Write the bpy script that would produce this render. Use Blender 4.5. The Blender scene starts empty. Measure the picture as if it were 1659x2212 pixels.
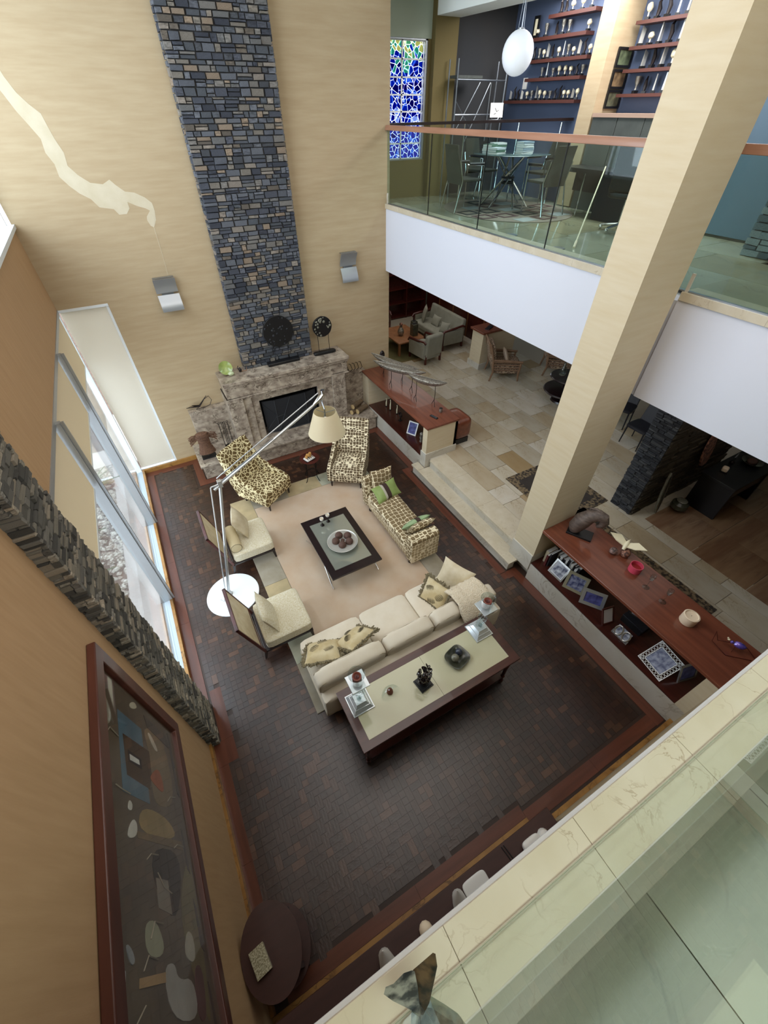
import bpy, bmesh, math, random
from mathutils import Vector, Matrix, Euler
C = bpy.context.scene.collection
R_ = random.Random(7)
PI = math.pi
# ---------------- camera ----------------
CAM = Vector((0, 0, 5.8))
RW = ((0.874494, -0.485032, -0.001987), (0.341631, 0.613028, 0.71238), (-0.344309, -0.62365, 0.701791))
F_PX = 886.426
cd = bpy.data.cameras.new('camera'); cam = bpy.data.objects.new('camera', cd); C.objects.link(cam)
cd.sensor_fit = 'VERTICAL'; cd.sensor_height = 36.0; cd.sensor_width = 36.0 * 1659 / 2212
cd.lens = F_PX / 2212 * 36.0; cd.clip_start = 0.02; cd.clip_end = 200
cam.matrix_world = Matrix.Translation(CAM) @ Matrix(RW).transposed().to_4x4()
bpy.context.scene.camera = cam
# ---------------- world, sun, daylight, fill lamps ----------------
def srgb(r, g=None, b=None):
    if g is None and isinstance(r, str):
        h = r.lstrip('#'); r, g, b = int(h[0:2], 16), int(h[2:4], 16), int(h[4:6], 16)
    f = lambda v: (v / 255 / 12.92) if v / 255 <= 0.04045 else ((v / 255 + 0.055) / 1.055) ** 2.4
    return (f(r), f(g), f(b), 1)
w = bpy.data.worlds.new('world'); bpy.context.scene.world = w; w.use_nodes = True
bg = w.node_tree.nodes['Background']; bg.inputs[0].default_value = (0.83, 0.88, 1.0, 1); bg.inputs[1].default_value = 3.2
vs = bpy.context.scene.view_settings
vs.view_transform = 'Standard'; vs.look = 'None'; vs.exposure = 0.0; vs.gamma = 1.0; vs.use_curve_mapping = False
def area(name, loc, size, power, col, rot):
    l = bpy.data.lights.new(name, 'AREA'); l.shape = 'RECTANGLE'; l.size, l.size_y = size
    l.energy = power; l.color = col
    o = bpy.data.objects.new(name, l); C.objects.link(o); o.location = loc; o.rotation_euler = rot
    return o
sun_l = bpy.data.lights.new('sun', 'SUN'); sun_l.energy = 3.0; sun_l.angle = 0.02; sun_l.color = (1, .95, .86)
sun = bpy.data.objects.new('sun', sun_l); C.objects.link(sun)
sun.rotation_euler = Vector((-0.25, 0.35, -1.0)).to_track_quat('-Z', 'Y').to_euler()
# daylight through the clerestory above the left wall and the floor-level panes, then unseen fills
area('clerestory_daylight', (-1.75, 6.0, 6.4), (3.4, 5.6), 300, (.86, .88, 1), (0, math.radians(-78), 0))
area('window_daylight', (-1.62, 6.0, 1.2), (2.2, 5.4), 90, (.92, .92, 1), (0, math.radians(-90), 0))
area('void_fill', (2.0, 3.6, 8.45), (4.4, 5.6), 150, (1, .92, .86), (0, 0, 0))  # added fill over the void; the ceiling has no opening here
area('study_fill', (7.6, 6.2, 7.15), (1.2, 4.5), 200, (.97, .97, 1), (0, 0, 0))  # unseen fill added under the study ceiling, no fitting modelled
area('lounge_fill', (7.0, 11.0, 3.15), (3.0, 3.4), 34, (1, .95, .88), (0, 0, 0))  # added fill to lift the lounge, not a lamp of the room
area('hall_fill', (7.0, 3.8, 3.15), (3.4, 5.0), 28, (1, .92, .85), (0, 0, 0))  # soft unseen fill put in below the hall slab
area('landing_fill', (1.5, -2.2, 8.3), (5, 2.4), 280, (1, .95, .92), (math.radians(20), 0, 0))  # fill added overhead behind the camera, not tied to any window
# ---------------- materials ----------------
MATS = {}
def mat(name, col, rough=.6, metal=0.0, var=None, bump=None, tone=False, spec=.5, coat=0.0):
    """var=(col2, scale, (sx,sy,sz), contrast)   bump=(scale, strength, (sx,sy,sz))"""
    if name in MATS: return MATS[name]
    m = bpy.data.materials.new(name); m.use_nodes = True; MATS[name] = m
    N, L = m.node_tree.nodes, m.node_tree.links
    b = N['Principled BSDF']; b.inputs['Roughness'].default_value = rough; b.inputs['Metallic'].default_value = metal
    b.inputs['Specular IOR Level'].default_value = spec; b.inputs['Coat Weight'].default_value = coat
    col = srgb(col) if isinstance(col, str) else col
    b.inputs['Base Color'].default_value = col
    out = None; tc = None
    if var or bump or tone: tc = N.new('ShaderNodeTexCoord')
    if var:
        c2, sc, st, con = var
        mp = N.new('ShaderNodeMapping'); mp.inputs['Scale'].default_value = st; L.new(tc.outputs['Object'], mp.inputs[0])
        nz = N.new('ShaderNodeTexNoise'); nz.inputs['Scale'].default_value = sc; nz.inputs['Detail'].default_value = 5; L.new(mp.outputs[0], nz.inputs['Vector'])
        rp = N.new('ShaderNodeValToRGB'); rp.color_ramp.elements[0].position = .5 - con; rp.color_ramp.elements[1].position = .5 + con
        rp.color_ramp.elements[0].color = col; rp.color_ramp.elements[1].color = srgb(c2) if isinstance(c2, str) else c2
        L.new(nz.outputs[0], rp.inputs[0]); out = rp.outputs[0]
    if tone:
        at = N.new('ShaderNodeAttribute'); at.attribute_name = 'tone'
        if out:
            mx = N.new('ShaderNodeMixRGB'); mx.blend_type = 'MULTIPLY'; mx.inputs[0].default_value = 1
            L.new(out, mx.inputs[1]); L.new(at.outputs[0], mx.inputs[2]); out = mx.outputs[0]
        else: out = at.outputs[0]
    if out: L.new(out, b.inputs['Base Color'])
    if bump:
        sc, stg, st = bump
        mp = N.new('ShaderNodeMapping'); mp.inputs['Scale'].default_value = st; L.new(tc.outputs['Object'], mp.inputs[0])
        nz = N.new('ShaderNodeTexNoise'); nz.inputs['Scale'].default_value = sc; nz.inputs['Detail'].default_value = 6; L.new(mp.outputs[0], nz.inputs['Vector'])
        bp = N.new('ShaderNodeBump'); bp.inputs['Strength'].default_value = stg; bp.inputs['Distance'].default_value = .02
        L.new(nz.outputs[0], bp.inputs['Height']); L.new(bp.outputs[0], b.inputs['Normal'])
    return m
def marble(name, c1, c2, vein, scale=1.5, rough=.25, vw=.03, st=(1, 1, 1), tone=False):
    m = mat(name, c1, rough, 0, (c2, scale, st, .16), None, tone)
    N, L = m.node_tree.nodes, m.node_tree.links; b = N['Principled BSDF']
    src = b.inputs['Base Color'].links[0].from_socket
    tc = N.new('ShaderNodeTexCoord'); mp = N.new('ShaderNodeMapping'); mp.inputs['Scale'].default_value = st; L.new(tc.outputs['Object'], mp.inputs[0])
    nz = N.new('ShaderNodeTexNoise'); nz.inputs['Scale'].default_value = scale * 1.3; nz.inputs['Detail'].default_value = 8; nz.inputs['Distortion'].default_value = 1.2; L.new(mp.outputs[0], nz.inputs['Vector'])
    ad = N.new('ShaderNodeMath'); ad.operation = 'SUBTRACT'; ad.inputs[1].default_value = .5; L.new(nz.outputs[0], ad.inputs[0])
    ab = N.new('ShaderNodeMath'); ab.operation = 'ABSOLUTE'; L.new(ad.outputs[0], ab.inputs[0])
    rp = N.new('ShaderNodeValToRGB'); rp.color_ramp.elements[0].color = (1, 1, 1, 1); rp.color_ramp.elements[1].color = (0, 0, 0, 1); rp.color_ramp.elements[1].position = vw
    L.new(ab.outputs[0], rp.inputs[0])
    n2 = N.new('ShaderNodeTexNoise'); n2.inputs['Scale'].default_value = scale * .9; L.new(tc.outputs['Object'], n2.inputs['Vector'])
    r2 = N.new('ShaderNodeValToRGB'); r2.color_ramp.elements[0].position = .45; r2.color_ramp.elements[1].position = .62; L.new(n2.outputs[0], r2.inputs[0])
    mu = N.new('ShaderNodeMath'); mu.operation = 'MULTIPLY'; L.new(rp.outputs[0], mu.inputs[0]); L.new(r2.outputs[0], mu.inputs[1])
    mx = N.new('ShaderNodeMixRGB'); L.new(mu.outputs[0], mx.inputs[0]); L.new(src, mx.inputs[1]); mx.inputs[2].default_value = srgb(vein)
    L.new(mx.outputs[0], b.inputs['Base Color'])
    return m
def cells(name, ccell, cline, scale, width=.08, metric='EUCLIDEAN', rough=.9, inner=None, st=(1, 1, 1)):
    m = mat(name, ccell, rough, 0); N, L = m.node_tree.nodes, m.node_tree.links; b = N['Principled BSDF']
    tc = N.new('ShaderNodeTexCoord'); mp = N.new('ShaderNodeMapping'); mp.inputs['Scale'].default_value = st; L.new(tc.outputs['Object'], mp.inputs[0])
    if metric == 'EUCLIDEAN':
        v = N.new('ShaderNodeTexVoronoi'); v.feature = 'DISTANCE_TO_EDGE'; v.inputs['Scale'].default_value = scale; L.new(mp.outputs[0], v.inputs['Vector']); d = v.outputs['Distance']
        rp = N.new('ShaderNodeValToRGB'); e = rp.color_ramp.elements; e[0].color = srgb(cline); e[1].color = srgb(ccell); e[0].position = width; e[1].position = width + .03
        if inner: x = e.new(width + .22); x.color = srgb(ccell); y = e.new(width + .26); y.color = srgb(inner)
        L.new(d, rp.inputs[0])
    else:   # square labyrinth cells, lines between the two nearest chebychev cells
        a = N.new('ShaderNodeTexVoronoi'); a.distance = 'CHEBYCHEV'; a.inputs['Scale'].default_value = scale; a.inputs['Randomness'].default_value = .55
        c = N.new('ShaderNodeTexVoronoi'); c.distance = 'CHEBYCHEV'; c.feature = 'F2'; c.inputs['Scale'].default_value = scale; c.inputs['Randomness'].default_value = .55
        L.new(mp.outputs[0], a.inputs['Vector']); L.new(mp.outputs[0], c.inputs['Vector'])
        sb = N.new('ShaderNodeMath'); sb.operation = 'SUBTRACT'; L.new(c.outputs['Distance'], sb.inputs[0]); L.new(a.outputs['Distance'], sb.inputs[1])
        rp = N.new('ShaderNodeValToRGB'); e = rp.color_ramp.elements; e[0].color = srgb(cline); e[1].color = srgb(ccell); e[0].position = width; e[1].position = width + .03
        L.new(sb.outputs[0], rp.inputs[0])
    L.new(rp.outputs[0], b.inputs['Base Color']); return m
def glass(name, tint, refl=.12, rough=.02):
    m = bpy.data.materials.new(name); m.use_nodes = True; N, L = m.node_tree.nodes, m.node_tree.links; N.remove(N['Principled BSDF'])
    t = N.new('ShaderNodeBsdfTransparent'); t.inputs[0].default_value = srgb(tint) if isinstance(tint, str) else tint
    g = N.new('ShaderNodeBsdfGlossy'); g.inputs['Roughness'].default_value = rough; g.inputs[0].default_value = (1, 1, 1, 1)
    geo = N.new('ShaderNodeNewGeometry'); dt = N.new('ShaderNodeVectorMath'); dt.operation = 'DOT_PRODUCT'; L.new(geo.outputs['Incoming'], dt.inputs[0]); L.new(geo.outputs['Normal'], dt.inputs[1])
    ab = N.new('ShaderNodeMath'); ab.operation = 'ABSOLUTE'; L.new(dt.outputs['Value'], ab.inputs[0]); iv = N.new('ShaderNodeMath'); iv.operation = 'SUBTRACT'; iv.inputs[0].default_value = 1; L.new(ab.outputs[0], iv.inputs[1])
    pw = N.new('ShaderNodeMath'); pw.operation = 'POWER'; pw.inputs[1].default_value = 5; L.new(iv.outputs[0], pw.inputs[0])
    cl = N.new('ShaderNodeMath'); cl.operation = 'MULTIPLY_ADD'; cl.inputs[1].default_value = .9; cl.inputs[2].default_value = refl * .25; L.new(pw.outputs[0], cl.inputs[0])
    mx = N.new('ShaderNodeMixShader'); L.new(cl.outputs[0], mx.inputs[0]); L.new(t.outputs[0], mx.inputs[1]); L.new(g.outputs[0], mx.inputs[2])
    L.new(mx.outputs[0], N['Material Output'].inputs[0]); MATS[name] = m; return m
def translucent(name, col, amount=.5):
    m = bpy.data.materials.new(name); m.use_nodes = True; N, L = m.node_tree.nodes, m.node_tree.links; N.remove(N['Principled BSDF'])
    d = N.new('ShaderNodeBsdfDiffuse'); t = N.new('ShaderNodeBsdfTranslucent'); d.inputs[0].default_value = t.inputs[0].default_value = srgb(col)
    mx = N.new('ShaderNodeMixShader'); mx.inputs[0].default_value = amount; L.new(d.outputs[0], mx.inputs[1]); L.new(t.outputs[0], mx.inputs[2])
    L.new(mx.outputs[0], N['Material Output'].inputs[0]); MATS[name] = m; return m
def wood(name, c1, c2, rough=.35, st=(1, 14, 14), sc=1.6, coat=.15):
    return mat(name, c1, rough, 0, (c2, sc, st, .2), None, coat=coat)
# ---------------- mesh helpers ----------------
class B:
    def __init__(s): s.bm = bmesh.new(); s.M = Matrix.Identity(4)
    def _add(s, vs, fs, mi=0, smooth=False):
        v = [s.bm.verts.new(s.M @ Vector(p)) for p in vs]
        for f in fs:
            try:
                q = s.bm.faces.new([v[i] for i in f]); q.material_index = mi; q.smooth = smooth
            except ValueError: pass
        return v
    def box(s, x0, x1, y0, y1, z0, z1, mi=0):
        x0, x1 = min(x0, x1), max(x0, x1); y0, y1 = min(y0, y1), max(y0, y1); z0, z1 = min(z0, z1), max(z0, z1)
        s._add([(x0,y0,z0),(x1,y0,z0),(x1,y1,z0),(x0,y1,z0),(x0,y0,z1),(x1,y0,z1),(x1,y1,z1),(x0,y1,z1)],
               [(0,3,2,1),(4,5,6,7),(0,1,5,4),(1,2,6,5),(2,3,7,6),(3,0,4,7)], mi); return s
    def hexa(s, p, mi=0):   # 8 points, bottom 4 then top 4
        s._add(p, [(0,3,2,1),(4,5,6,7),(0,1,5,4),(1,2,6,5),(2,3,7,6),(3,0,4,7)], mi); return s
    def prism(s, poly, z0, z1, mi=0, axis='Z'):
        n = len(poly)
        def P(a, b, c): return (a, b, c) if axis == 'Z' else ((c, a, b) if axis == 'X' else (a, c, b))
        vs = [P(a, b, z0) for a, b in poly] + [P(a, b, z1) for a, b in poly]
        s._add(vs, [tuple(range(n))[::-1], tuple(range(n, 2*n))] + [(i, (i+1) % n, n+(i+1) % n, n+i) for i in range(n)], mi); return s
    def ring(s, outer, inner, z0, z1, mi=0, axis='Z'):
        n = len(outer)
        def P(a, b, c): return (a, b, c) if axis == 'Z' else ((c, a, b) if axis == 'X' else (a, c, b))
        vs = [P(*p, z0) for p in outer] + [P(*p, z0) for p in inner] + [P(*p, z1) for p in outer] + [P(*p, z1) for p in inner]
        fs = []
        for i in range(n):
            j = (i+1) % n
            fs += [(i, j, n+j, n+i), (2*n+i, 3*n+i, 3*n+j, 2*n+j), (i, 2*n+i, 2*n+j, j), (n+i, n+j, 3*n+j, 3*n+i)]
        s._add(vs, fs, mi); return s
    def tube(s, pts, r, n=8, mi=0, cap=True):
        pts = [Vector(p) for p in pts]; rs = r if isinstance(r, (list, tuple)) else [r]*len(pts)
        rings = []
        up = None
        for i, p in enumerate(pts):
            d = (pts[min(i+1, len(pts)-1)] - pts[max(i-1, 0)]).normalized()
            if up is None: up = Vector((0,0,1)) if abs(d.z) < .9 else Vector((1,0,0))
            a = d.cross(up).normalized(); b = a.cross(d).normalized(); up = b
            rings.append([p + (a*math.cos(2*PI*k/n) + b*math.sin(2*PI*k/n))*rs[i] for k in range(n)])
        vs = [v for q in rings for v in q]; fs = []
        for i in range(len(pts)-1):
            for k in range(n):
                fs.append((i*n+k, i*n+(k+1) % n, (i+1)*n+(k+1) % n, (i+1)*n+k))
        if cap: fs += [tuple(range(n))[::-1], tuple(range((len(pts)-1)*n, len(pts)*n))]
        s._add(vs, fs, mi, True); return s
    def lathe(s, prof, c=(0,0,0), n=24, mi=0, sx=1, sy=1):
        cx, cy, cz = c; vs = []; fs = []; m = len(prof)
        for r, z in prof:
            for k in range(n): vs.append((cx + sx*r*math.cos(2*PI*k/n), cy + sy*r*math.sin(2*PI*k/n), cz+z))
        for i in range(m-1):
            for k in range(n): fs.append((i*n+k, i*n+(k+1) % n, (i+1)*n+(k+1) % n, (i+1)*n+k))
        if prof[0][0] > 1e-4: fs.append(tuple(range(n))[::-1])
        if prof[-1][0] > 1e-4: fs.append(tuple(range((m-1)*n, m*n)))
        s._add(vs, fs, mi, True); return s
    def ball(s, c, r, n=14, mi=0, sq=(1,1,1), rough=0, seed=0):
        rr = random.Random(seed); m = max(6, n//2)
        vs = [(c[0], c[1], c[2]-r*sq[2])]
        for i in range(1, m):
            t = PI*i/m
            for k in range(n):
                q = r*(1+rough*(rr.random()-.5)); a = 2*PI*k/n
                vs.append((c[0]+q*sq[0]*math.sin(t)*math.cos(a), c[1]+q*sq[1]*math.sin(t)*math.sin(a), c[2]-q*sq[2]*math.cos(t)))
        vs.append((c[0], c[1], c[2]+r*sq[2])); fs = []
        for k in range(n):
            fs.append((0, 1+(k+1) % n, 1+k)); fs.append((len(vs)-1, 1+(m-2)*n+k, 1+(m-2)*n+(k+1) % n))
        for i in range(m-2):
            for k in range(n): a = 1+i*n+k; b2 = 1+i*n+(k+1) % n; fs.append((a, b2, b2+n, a+n))
        s._add(vs, fs, mi, True); return s
    def soft(s, x0, x1, y0, y1, z0, z1, k=7, n=8, crown=0, mi=0):
        """rounded, slightly crowned cushion block"""
        c = Vector(((x0+x1)/2, (y0+y1)/2, (z0+z1)/2)); h = Vector((abs(x1-x0)/2, abs(y1-y0)/2, abs(z1-z0)/2)); idx = {}; vs = []; fs = []
        def V(i, j, l):
            if (i,j,l) in idx: return idx[(i,j,l)]
            p = Vector((2*i/n-1, 2*j/n-1, 2*l/n-1)); q = (abs(p.x)**k+abs(p.y)**k+abs(p.z)**k)**(1/k)
            p = p/q*max(abs(p.x), abs(p.y), abs(p.z)) if q else p
            z = p.z*h.z + crown*(1 if p.z > 0 else -.3)*(1-p.x**4)*(1-p.y**4)*abs(p.z)
            idx[(i,j,l)] = len(vs); vs.append((c.x+p.x*h.x, c.y+p.y*h.y, c.z+z)); return idx[(i,j,l)]
        for a in range(n):
            for b in range(n):
                fs += [(V(a,b,n), V(a+1,b,n), V(a+1,b+1,n), V(a,b+1,n)), (V(a,b,0), V(a,b+1,0), V(a+1,b+1,0), V(a+1,b,0)),
                       (V(a,0,b), V(a+1,0,b), V(a+1,0,b+1), V(a,0,b+1)), (V(a,n,b), V(a,n,b+1), V(a+1,n,b+1), V(a+1,n,b)),
                       (V(0,a,b), V(0,a,b+1), V(0,a+1,b+1), V(0,a+1,b)), (V(n,a,b), V(n,a+1,b), V(n,a+1,b+1), V(n,a,b+1))]
        s._add(vs, fs, mi, True); return s
    def pillow(s, w, h, t, n=12, mi=0, pinch=.09, matf=None):
        """throw pillow in local XZ, thickness Y, centred"""
        vs = []; fs = []; top = {}; bot = {}
        for i in range(n+1):
            for j in range(n+1):
                u, v = 2*i/n-1, 2*j/n-1
                x = w/2*u*(1-pinch*(1-v*v)*abs(u)**2); z = h/2*v*(1-pinch*(1-u*u)*abs(v)**2)
                y = t/2*(max(0, (1-u*u)*(1-v*v)))**.42
                top[i,j] = len(vs); vs.append((x, -y, z))
                if i in (0,n) or j in (0,n): bot[i,j] = top[i,j]
                else: bot[i,j] = len(vs); vs.append((x, y, z))
        v = [s.bm.verts.new(s.M @ Vector(p)) for p in vs]
        for i in range(n):
            for j in range(n):
                for d, rev in ((top, 0), (bot, 1)):
                    q = [d[i,j], d[i+1,j], d[i+1,j+1], d[i,j+1]]
                    if rev: q.reverse()
                    f = s.bm.faces.new([v[a] for a in q]); f.smooth = True; f.material_index = matf((i+.5)/n, (j+.5)/n) if matf else mi
        return s
def obj(name, b, m, parent=None, smooth=False, bevel=0, seg=2, loc=None, rot=None):
    me = bpy.data.meshes.new(name); bm = b.bm
    bmesh.ops.recalc_face_normals(bm, faces=bm.faces)
    if smooth:
        for f in bm.faces: f.smooth = True
    bm.to_mesh(me); bm.free()
    me.set_sharp_from_angle(angle=math.radians(42))
    for q in (m if isinstance(m, (list, tuple)) else [m]): me.materials.append(MATS[q] if isinstance(q, str) else q)
    o = bpy.data.objects.new(name, me); C.objects.link(o)
    if parent: o.parent = parent
    if loc: o.location = loc
    if rot: o.rotation_euler = rot
    if bevel:
        mo = o.modifiers.new('bevel', 'BEVEL'); mo.width = bevel; mo.segments = seg; mo.limit_method = 'ANGLE'
    return o
def tag(o, label, cat, group=None):
    o['label'] = label; o['category'] = cat
    if group: o['group'] = group
    return o
def thing(name, label, cat, loc=(0,0,0), rz=0, group=None):
    o = bpy.data.objects.new(name, None); C.objects.link(o); o.location = loc; o.rotation_euler = (0,0,rz); o.empty_display_size = .1
    return tag(o, label, cat, group)
def struct(name, b, m, parent=None, **k):
    o = obj(name, b, m, parent, **k)
    if not parent: o['kind'] = 'structure'
    return o
def copy_tree(o, loc=None, rz=None, label=None, parent=None):
    c = o.copy(); C.objects.link(c)
    if parent: c.parent = parent
    if loc: c.location = loc
    if rz is not None: c.rotation_euler = (0,0,rz)
    if label: c['label'] = label
    for ch in list(o.children): copy_tree(ch, parent=c)
    return c
def inframe(p):
    v = Vector(p) - CAM; q = [sum(RW[i][j]*v[j] for j in range(3)) for i in range(3)]
    if q[2] >= -.05: return False
    x = 829.5 + F_PX*q[0]/-q[2]; y = 1106 - F_PX*q[1]/-q[2]
    return 0 <= x <= 1659 and 0 <= y <= 2212
def unit_stone(rr, jit, inset, out):
    """unit block [-.5,.5]^3, outward face (out: '-y' or '+z') smaller and jittered"""
    vs = []
    for z in (-.5, .5):
        for x, y in ((-.5,-.5), (.5,-.5), (.5,.5), (-.5,.5)):
            p = [x, y, z]; isout = (y < 0) if out == '-y' else (z > 0)
            if isout:
                p[0] *= 1-inset; p[2 if out == '-y' else 1] *= 1-inset
                p[1 if out == '-y' else 2] += (rr.random()-.3)*jit*.6 * (1 if out == '-y' else -1)
            for a in ((0, 2) if out == '-y' else (0, 1)): p[a] += (rr.random()-.5)*jit*.35
            vs.append(tuple(p))
    return vs
UF = [(0,3,2,1),(4,5,6,7),(0,1,5,4),(1,2,6,5),(2,3,7,6),(3,0,4,7)]
def pieces(name, parent, items, m, palette, jit=.3, inset=.12, out='-y', limit=300, seed=1, variants=3, rest='joined'):
    """items: (cx,cy,cz,sx,sy,sz,rotz,tone) in the parent's frame; the largest in view become objects, the rest one mesh"""
    rr = random.Random(seed); pool = {}
    shapes = {(t, k): unit_stone(rr, jit, inset, out) for t in range(len(palette)) for k in range(variants)}
    off = parent.location if parent and parent.type == 'EMPTY' else Vector((0,0,0))
    def key(it):
        p = Vector(it[:3]) + off; d = (p-CAM).length
        return -(it[3]*it[5] + it[3]*it[4])/(d*d) if inframe(p) else 1
    order = sorted(range(len(items)), key=lambda i: key(items[i]))
    for i in order[:limit]:
        cx, cy, cz, sx, sy, sz, rz, t = items[i]; k = (t, i % variants)
        if k not in pool:
            me = bpy.data.meshes.new(name); me.from_pydata(shapes[k], [], UF); me.materials.append(MATS[m])
            a = me.color_attributes.new('tone', 'FLOAT_COLOR', 'POINT')
            for d in a.data: d.color = srgb(palette[t])
            pool[k] = me
        o = bpy.data.objects.new(name, pool[k]); C.objects.link(o); o.parent = parent
        o.location = (cx, cy, cz); o.scale = (sx, sy, sz); o.rotation_euler = (0, 0, rz)
    V = []; Fc = []; T = []
    for i in order[limit:]:
        cx, cy, cz, sx, sy, sz, rz, t = items[i]; n = len(V); c, s_ = math.cos(rz), math.sin(rz)
        for x, y, z in shapes[(t, i % variants)]:
            x *= sx; y *= sy; V.append((cx + c*x - s_*y, cy + s_*x + c*y, cz + z*sz)); T.append(srgb(palette[t]))
        Fc += [tuple(n+a for a in f) for f in UF]
    if V:
        me = bpy.data.meshes.new(name+'s_joined'); me.from_pydata(V, [], Fc); me.materials.append(MATS[m])
        a = me.color_attributes.new('tone', 'FLOAT_COLOR', 'POINT')
        for d, q in zip(a.data, T): d.color = q
        o = bpy.data.objects.new(name+'_field', me); C.objects.link(o); o.parent = parent; o['kind'] = 'stuff'
def courses(w, h, hmin, hmax, wmin, wmax, rr):
    out = []; z = 0
    while z < h - .01:
        hh = min(rr.uniform(hmin, hmax), h-z)
        if h-z-hh < hmin*.6: hh = h-z
        x = 0
        while x < w - .005:
            ww = min(rr.uniform(wmin, wmax), w-x)
            if w-x-ww < wmin*.6: ww = w-x
            if hh > hmin*1.5 and rr.random() < .35:
                s = rr.uniform(.35, .65); out.append((x+ww/2, z+hh*s/2, ww, hh*s)); out.append((x+ww/2, z+hh*(s+1)/2, ww, hh*(1-s)))
            else: out.append((x+ww/2, z+hh/2, ww, hh))
            x += ww
        z += hh
    return out
# ================= materials used =================
mat('gold_paper', '#b5a282', .8, 0, ('#ac9776', 2.2, (1, 1, 9), .22), (30, .05, (1, 1, 12)))
mat('tan_paper', '#b8966f', .85, 0, ('#ae8c65', 3, (1, 9, 1), .25), (30, .05, (1, 12, 1)))
mat('cream_paper', '#cfc2a6', .8, 0, ('#c8b898', 2.2, (1, 1, 9), .22), (30, .05, (1, 1, 12)))
mat('white_paint', '#d3d6e0', .7)
mat('ceiling_white', '#e9ece6', .8)
mat('ceiling_grey', '#a8a6a0', .85); mat('pale_wall', '#a9b3a2', .8)
mat('charcoal_wall', '#2f3134', .8, 0, ('#3a3836', .8, (1, 1, 1), .2))
mat('blue_wall', '#4f5b74', .75)
mat('olive_wall', '#6f6138', .8)
mat('grout', '#35241b', .5)
mat('stone_grout', '#3a3836', .95)
mat('pale_grout', '#a89f8e', .9)
mat('parquet_block', '#d6c3b6', .34, 0, ('#a08b7e', 9, (1, 1, 1), .3), (3, .12, (1, 1, 1)), True, spec=.85)
wood('border_wood', '#6b3c2b', '#552e20', .3, (12, 1, 12), 1.2)
wood('border_wood_x', '#6b3c2b', '#552e20', .3, (1, 12, 12), 1.2)
wood('frame_wood', '#5c3226', '#4a271e', .35, (6, 1, 6), 1.5, .1)
wood('cabinet_wood', '#7f4833', '#653627', .28, (10, .8, 10), 1.5, .3)
wood('shelf_wood', '#4a2018', '#331510', .3, (10, .8, 10), 1.5, .3)
wood('console_wood', '#50281f', '#3c1c18', .3, (.8, 10, 10), 1.5, .3)
wood('espresso_wood', '#221315', '#170d0f', .3, (8, 8, 8), 1.5, .2)
wood('red_brown_wood', '#552018', '#3a140f', .3, (6, 6, 1), 1.5, .2)
wood('oak', '#9a6a45', '#7d5233', .45, (6, 6, 1), 1.5)
wood('rail_wood', '#a87d66', '#946a53', .35, (10, .8, 10), 1.5, .2)
marble('cream_marble', '#c9c3b5', '#bdb29d', '#9a8a6e', 1.6, .16, .03, tone=True)
marble('cap_marble', '#c8bfab', '#beb39b', '#a3937a', 5.2, .35, .012)
marble('plinth_marble', '#c9c5ba', '#bdb7a8', '#a59c8a', 2.4, .3, .03)
marble('fire_marble', '#bbae9c', '#85776a', '#4f4338', 6.5, .3, .075, (1, 1, 1.5))
marble('gold_marble', '#a77c42', '#8b6230', '#5e4222', 4.5, .3, .05)
marble('onyx', '#a08669', '#7f6049', '#5e4434', 1.0, .2, .06, (.5, 4, 1), tone=True)
mat('fieldstone', '#ffffff', .85, 0, ('#8f8f8f', 16, (1, 1, 3), .3), (40, .5, (1, 1, 2)), True)
mat('ledgestone', '#ffffff', .8, 0, ('#77756f', 18, (2, 2, 6), .3), (60, .6, (1, 1, 3)), True)
mat('sill_alu', '#a9b4bc', .4); mat('alu', '#a9adb0', .35, .6); mat('white_alu', '#dfe6ea', .4); mat('chrome', '#d6d8da', .12, 1); mat('steel', '#9aa0a6', .3, .9)
mat('black', '#121214', .4); mat('black_metal', '#1a1818', .45, .6); mat('navy_leather', '#14161f', .45)
translucent('blind_cloth', '#ddd0b8', .5); translucent('blind_white', '#e6e0d4', .5)
glass('pane', '#f4fafa', .10); glass('rail_glass', '#e0ece9', .12); glass('clear_glass', '#eef4f4', .25, .03)
# ================= living room floor =================
fl = B(); fl.box(-1.4, 4.3, -3.2, 9.0, -.3, -.006); floor = struct('floor', fl, 'grout')
floor['label'] = 'dark end-grain wood block floor of the sunken living room'
PAL = ['#3b281d', '#422d21', '#472f22', '#4b3426', '#3e2a1f', '#5f4531', '#4a3325', '#39261b', '#6f513a', '#432e20']
def on_field(x, y):
    if not (-1.02 < x < 4.03 and   .10 < y < 8.63): return False
    if y < 2.2 and x < -1.0: return False
    if 2.22 < y < 3.22 and x < -.86: return False
    if y > 7.75 and x > -.25: return False
    if x > 3.84 and 2.66 < y < 6.16: return False
    if x < 1.86 and y < .14: return False
    return True
rr = random.Random(3); u = .074; items = []; used = set()
nx, ny = int(5.05/u), int(8.54/u)
for j in range(ny):
    for i in range(nx):
        if (i, j) in used: continue
        x0, y0 = -1.02+i*u, .10+j*u; wx = wy = 1; q = rr.random()
        if q < .28 and (i+1, j) not in used and i+1 < nx: wx = 2
        elif q < .52: wy = 2
        for a in range(wx):
            for b in range(wy): used.add((i+a, j+b))
        cx, cy = x0+wx*u/2, y0+wy*u/2
        if not on_field(cx, cy): continue
        if .24 < cx < 3.08 and 2.3 < cy < 6.8: continue        # under the rug
        zone = (4.0-cx)*.5 + abs(cy-1.4)*.35
        t = rr.choice([0, 1, 2, 3, 4, 6, 7, 9]) if rr.random() > .13 else rr.choice([5, 8])
        items.append((cx, cy, -.0025+rr.uniform(-.0012, .0008), wx*u-.0012, wy*u-.0012, .006, 0, t))
pieces('wood_block', floor, items, 'parquet_block', PAL, .0, .006, '+z', 300, 5)
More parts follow.
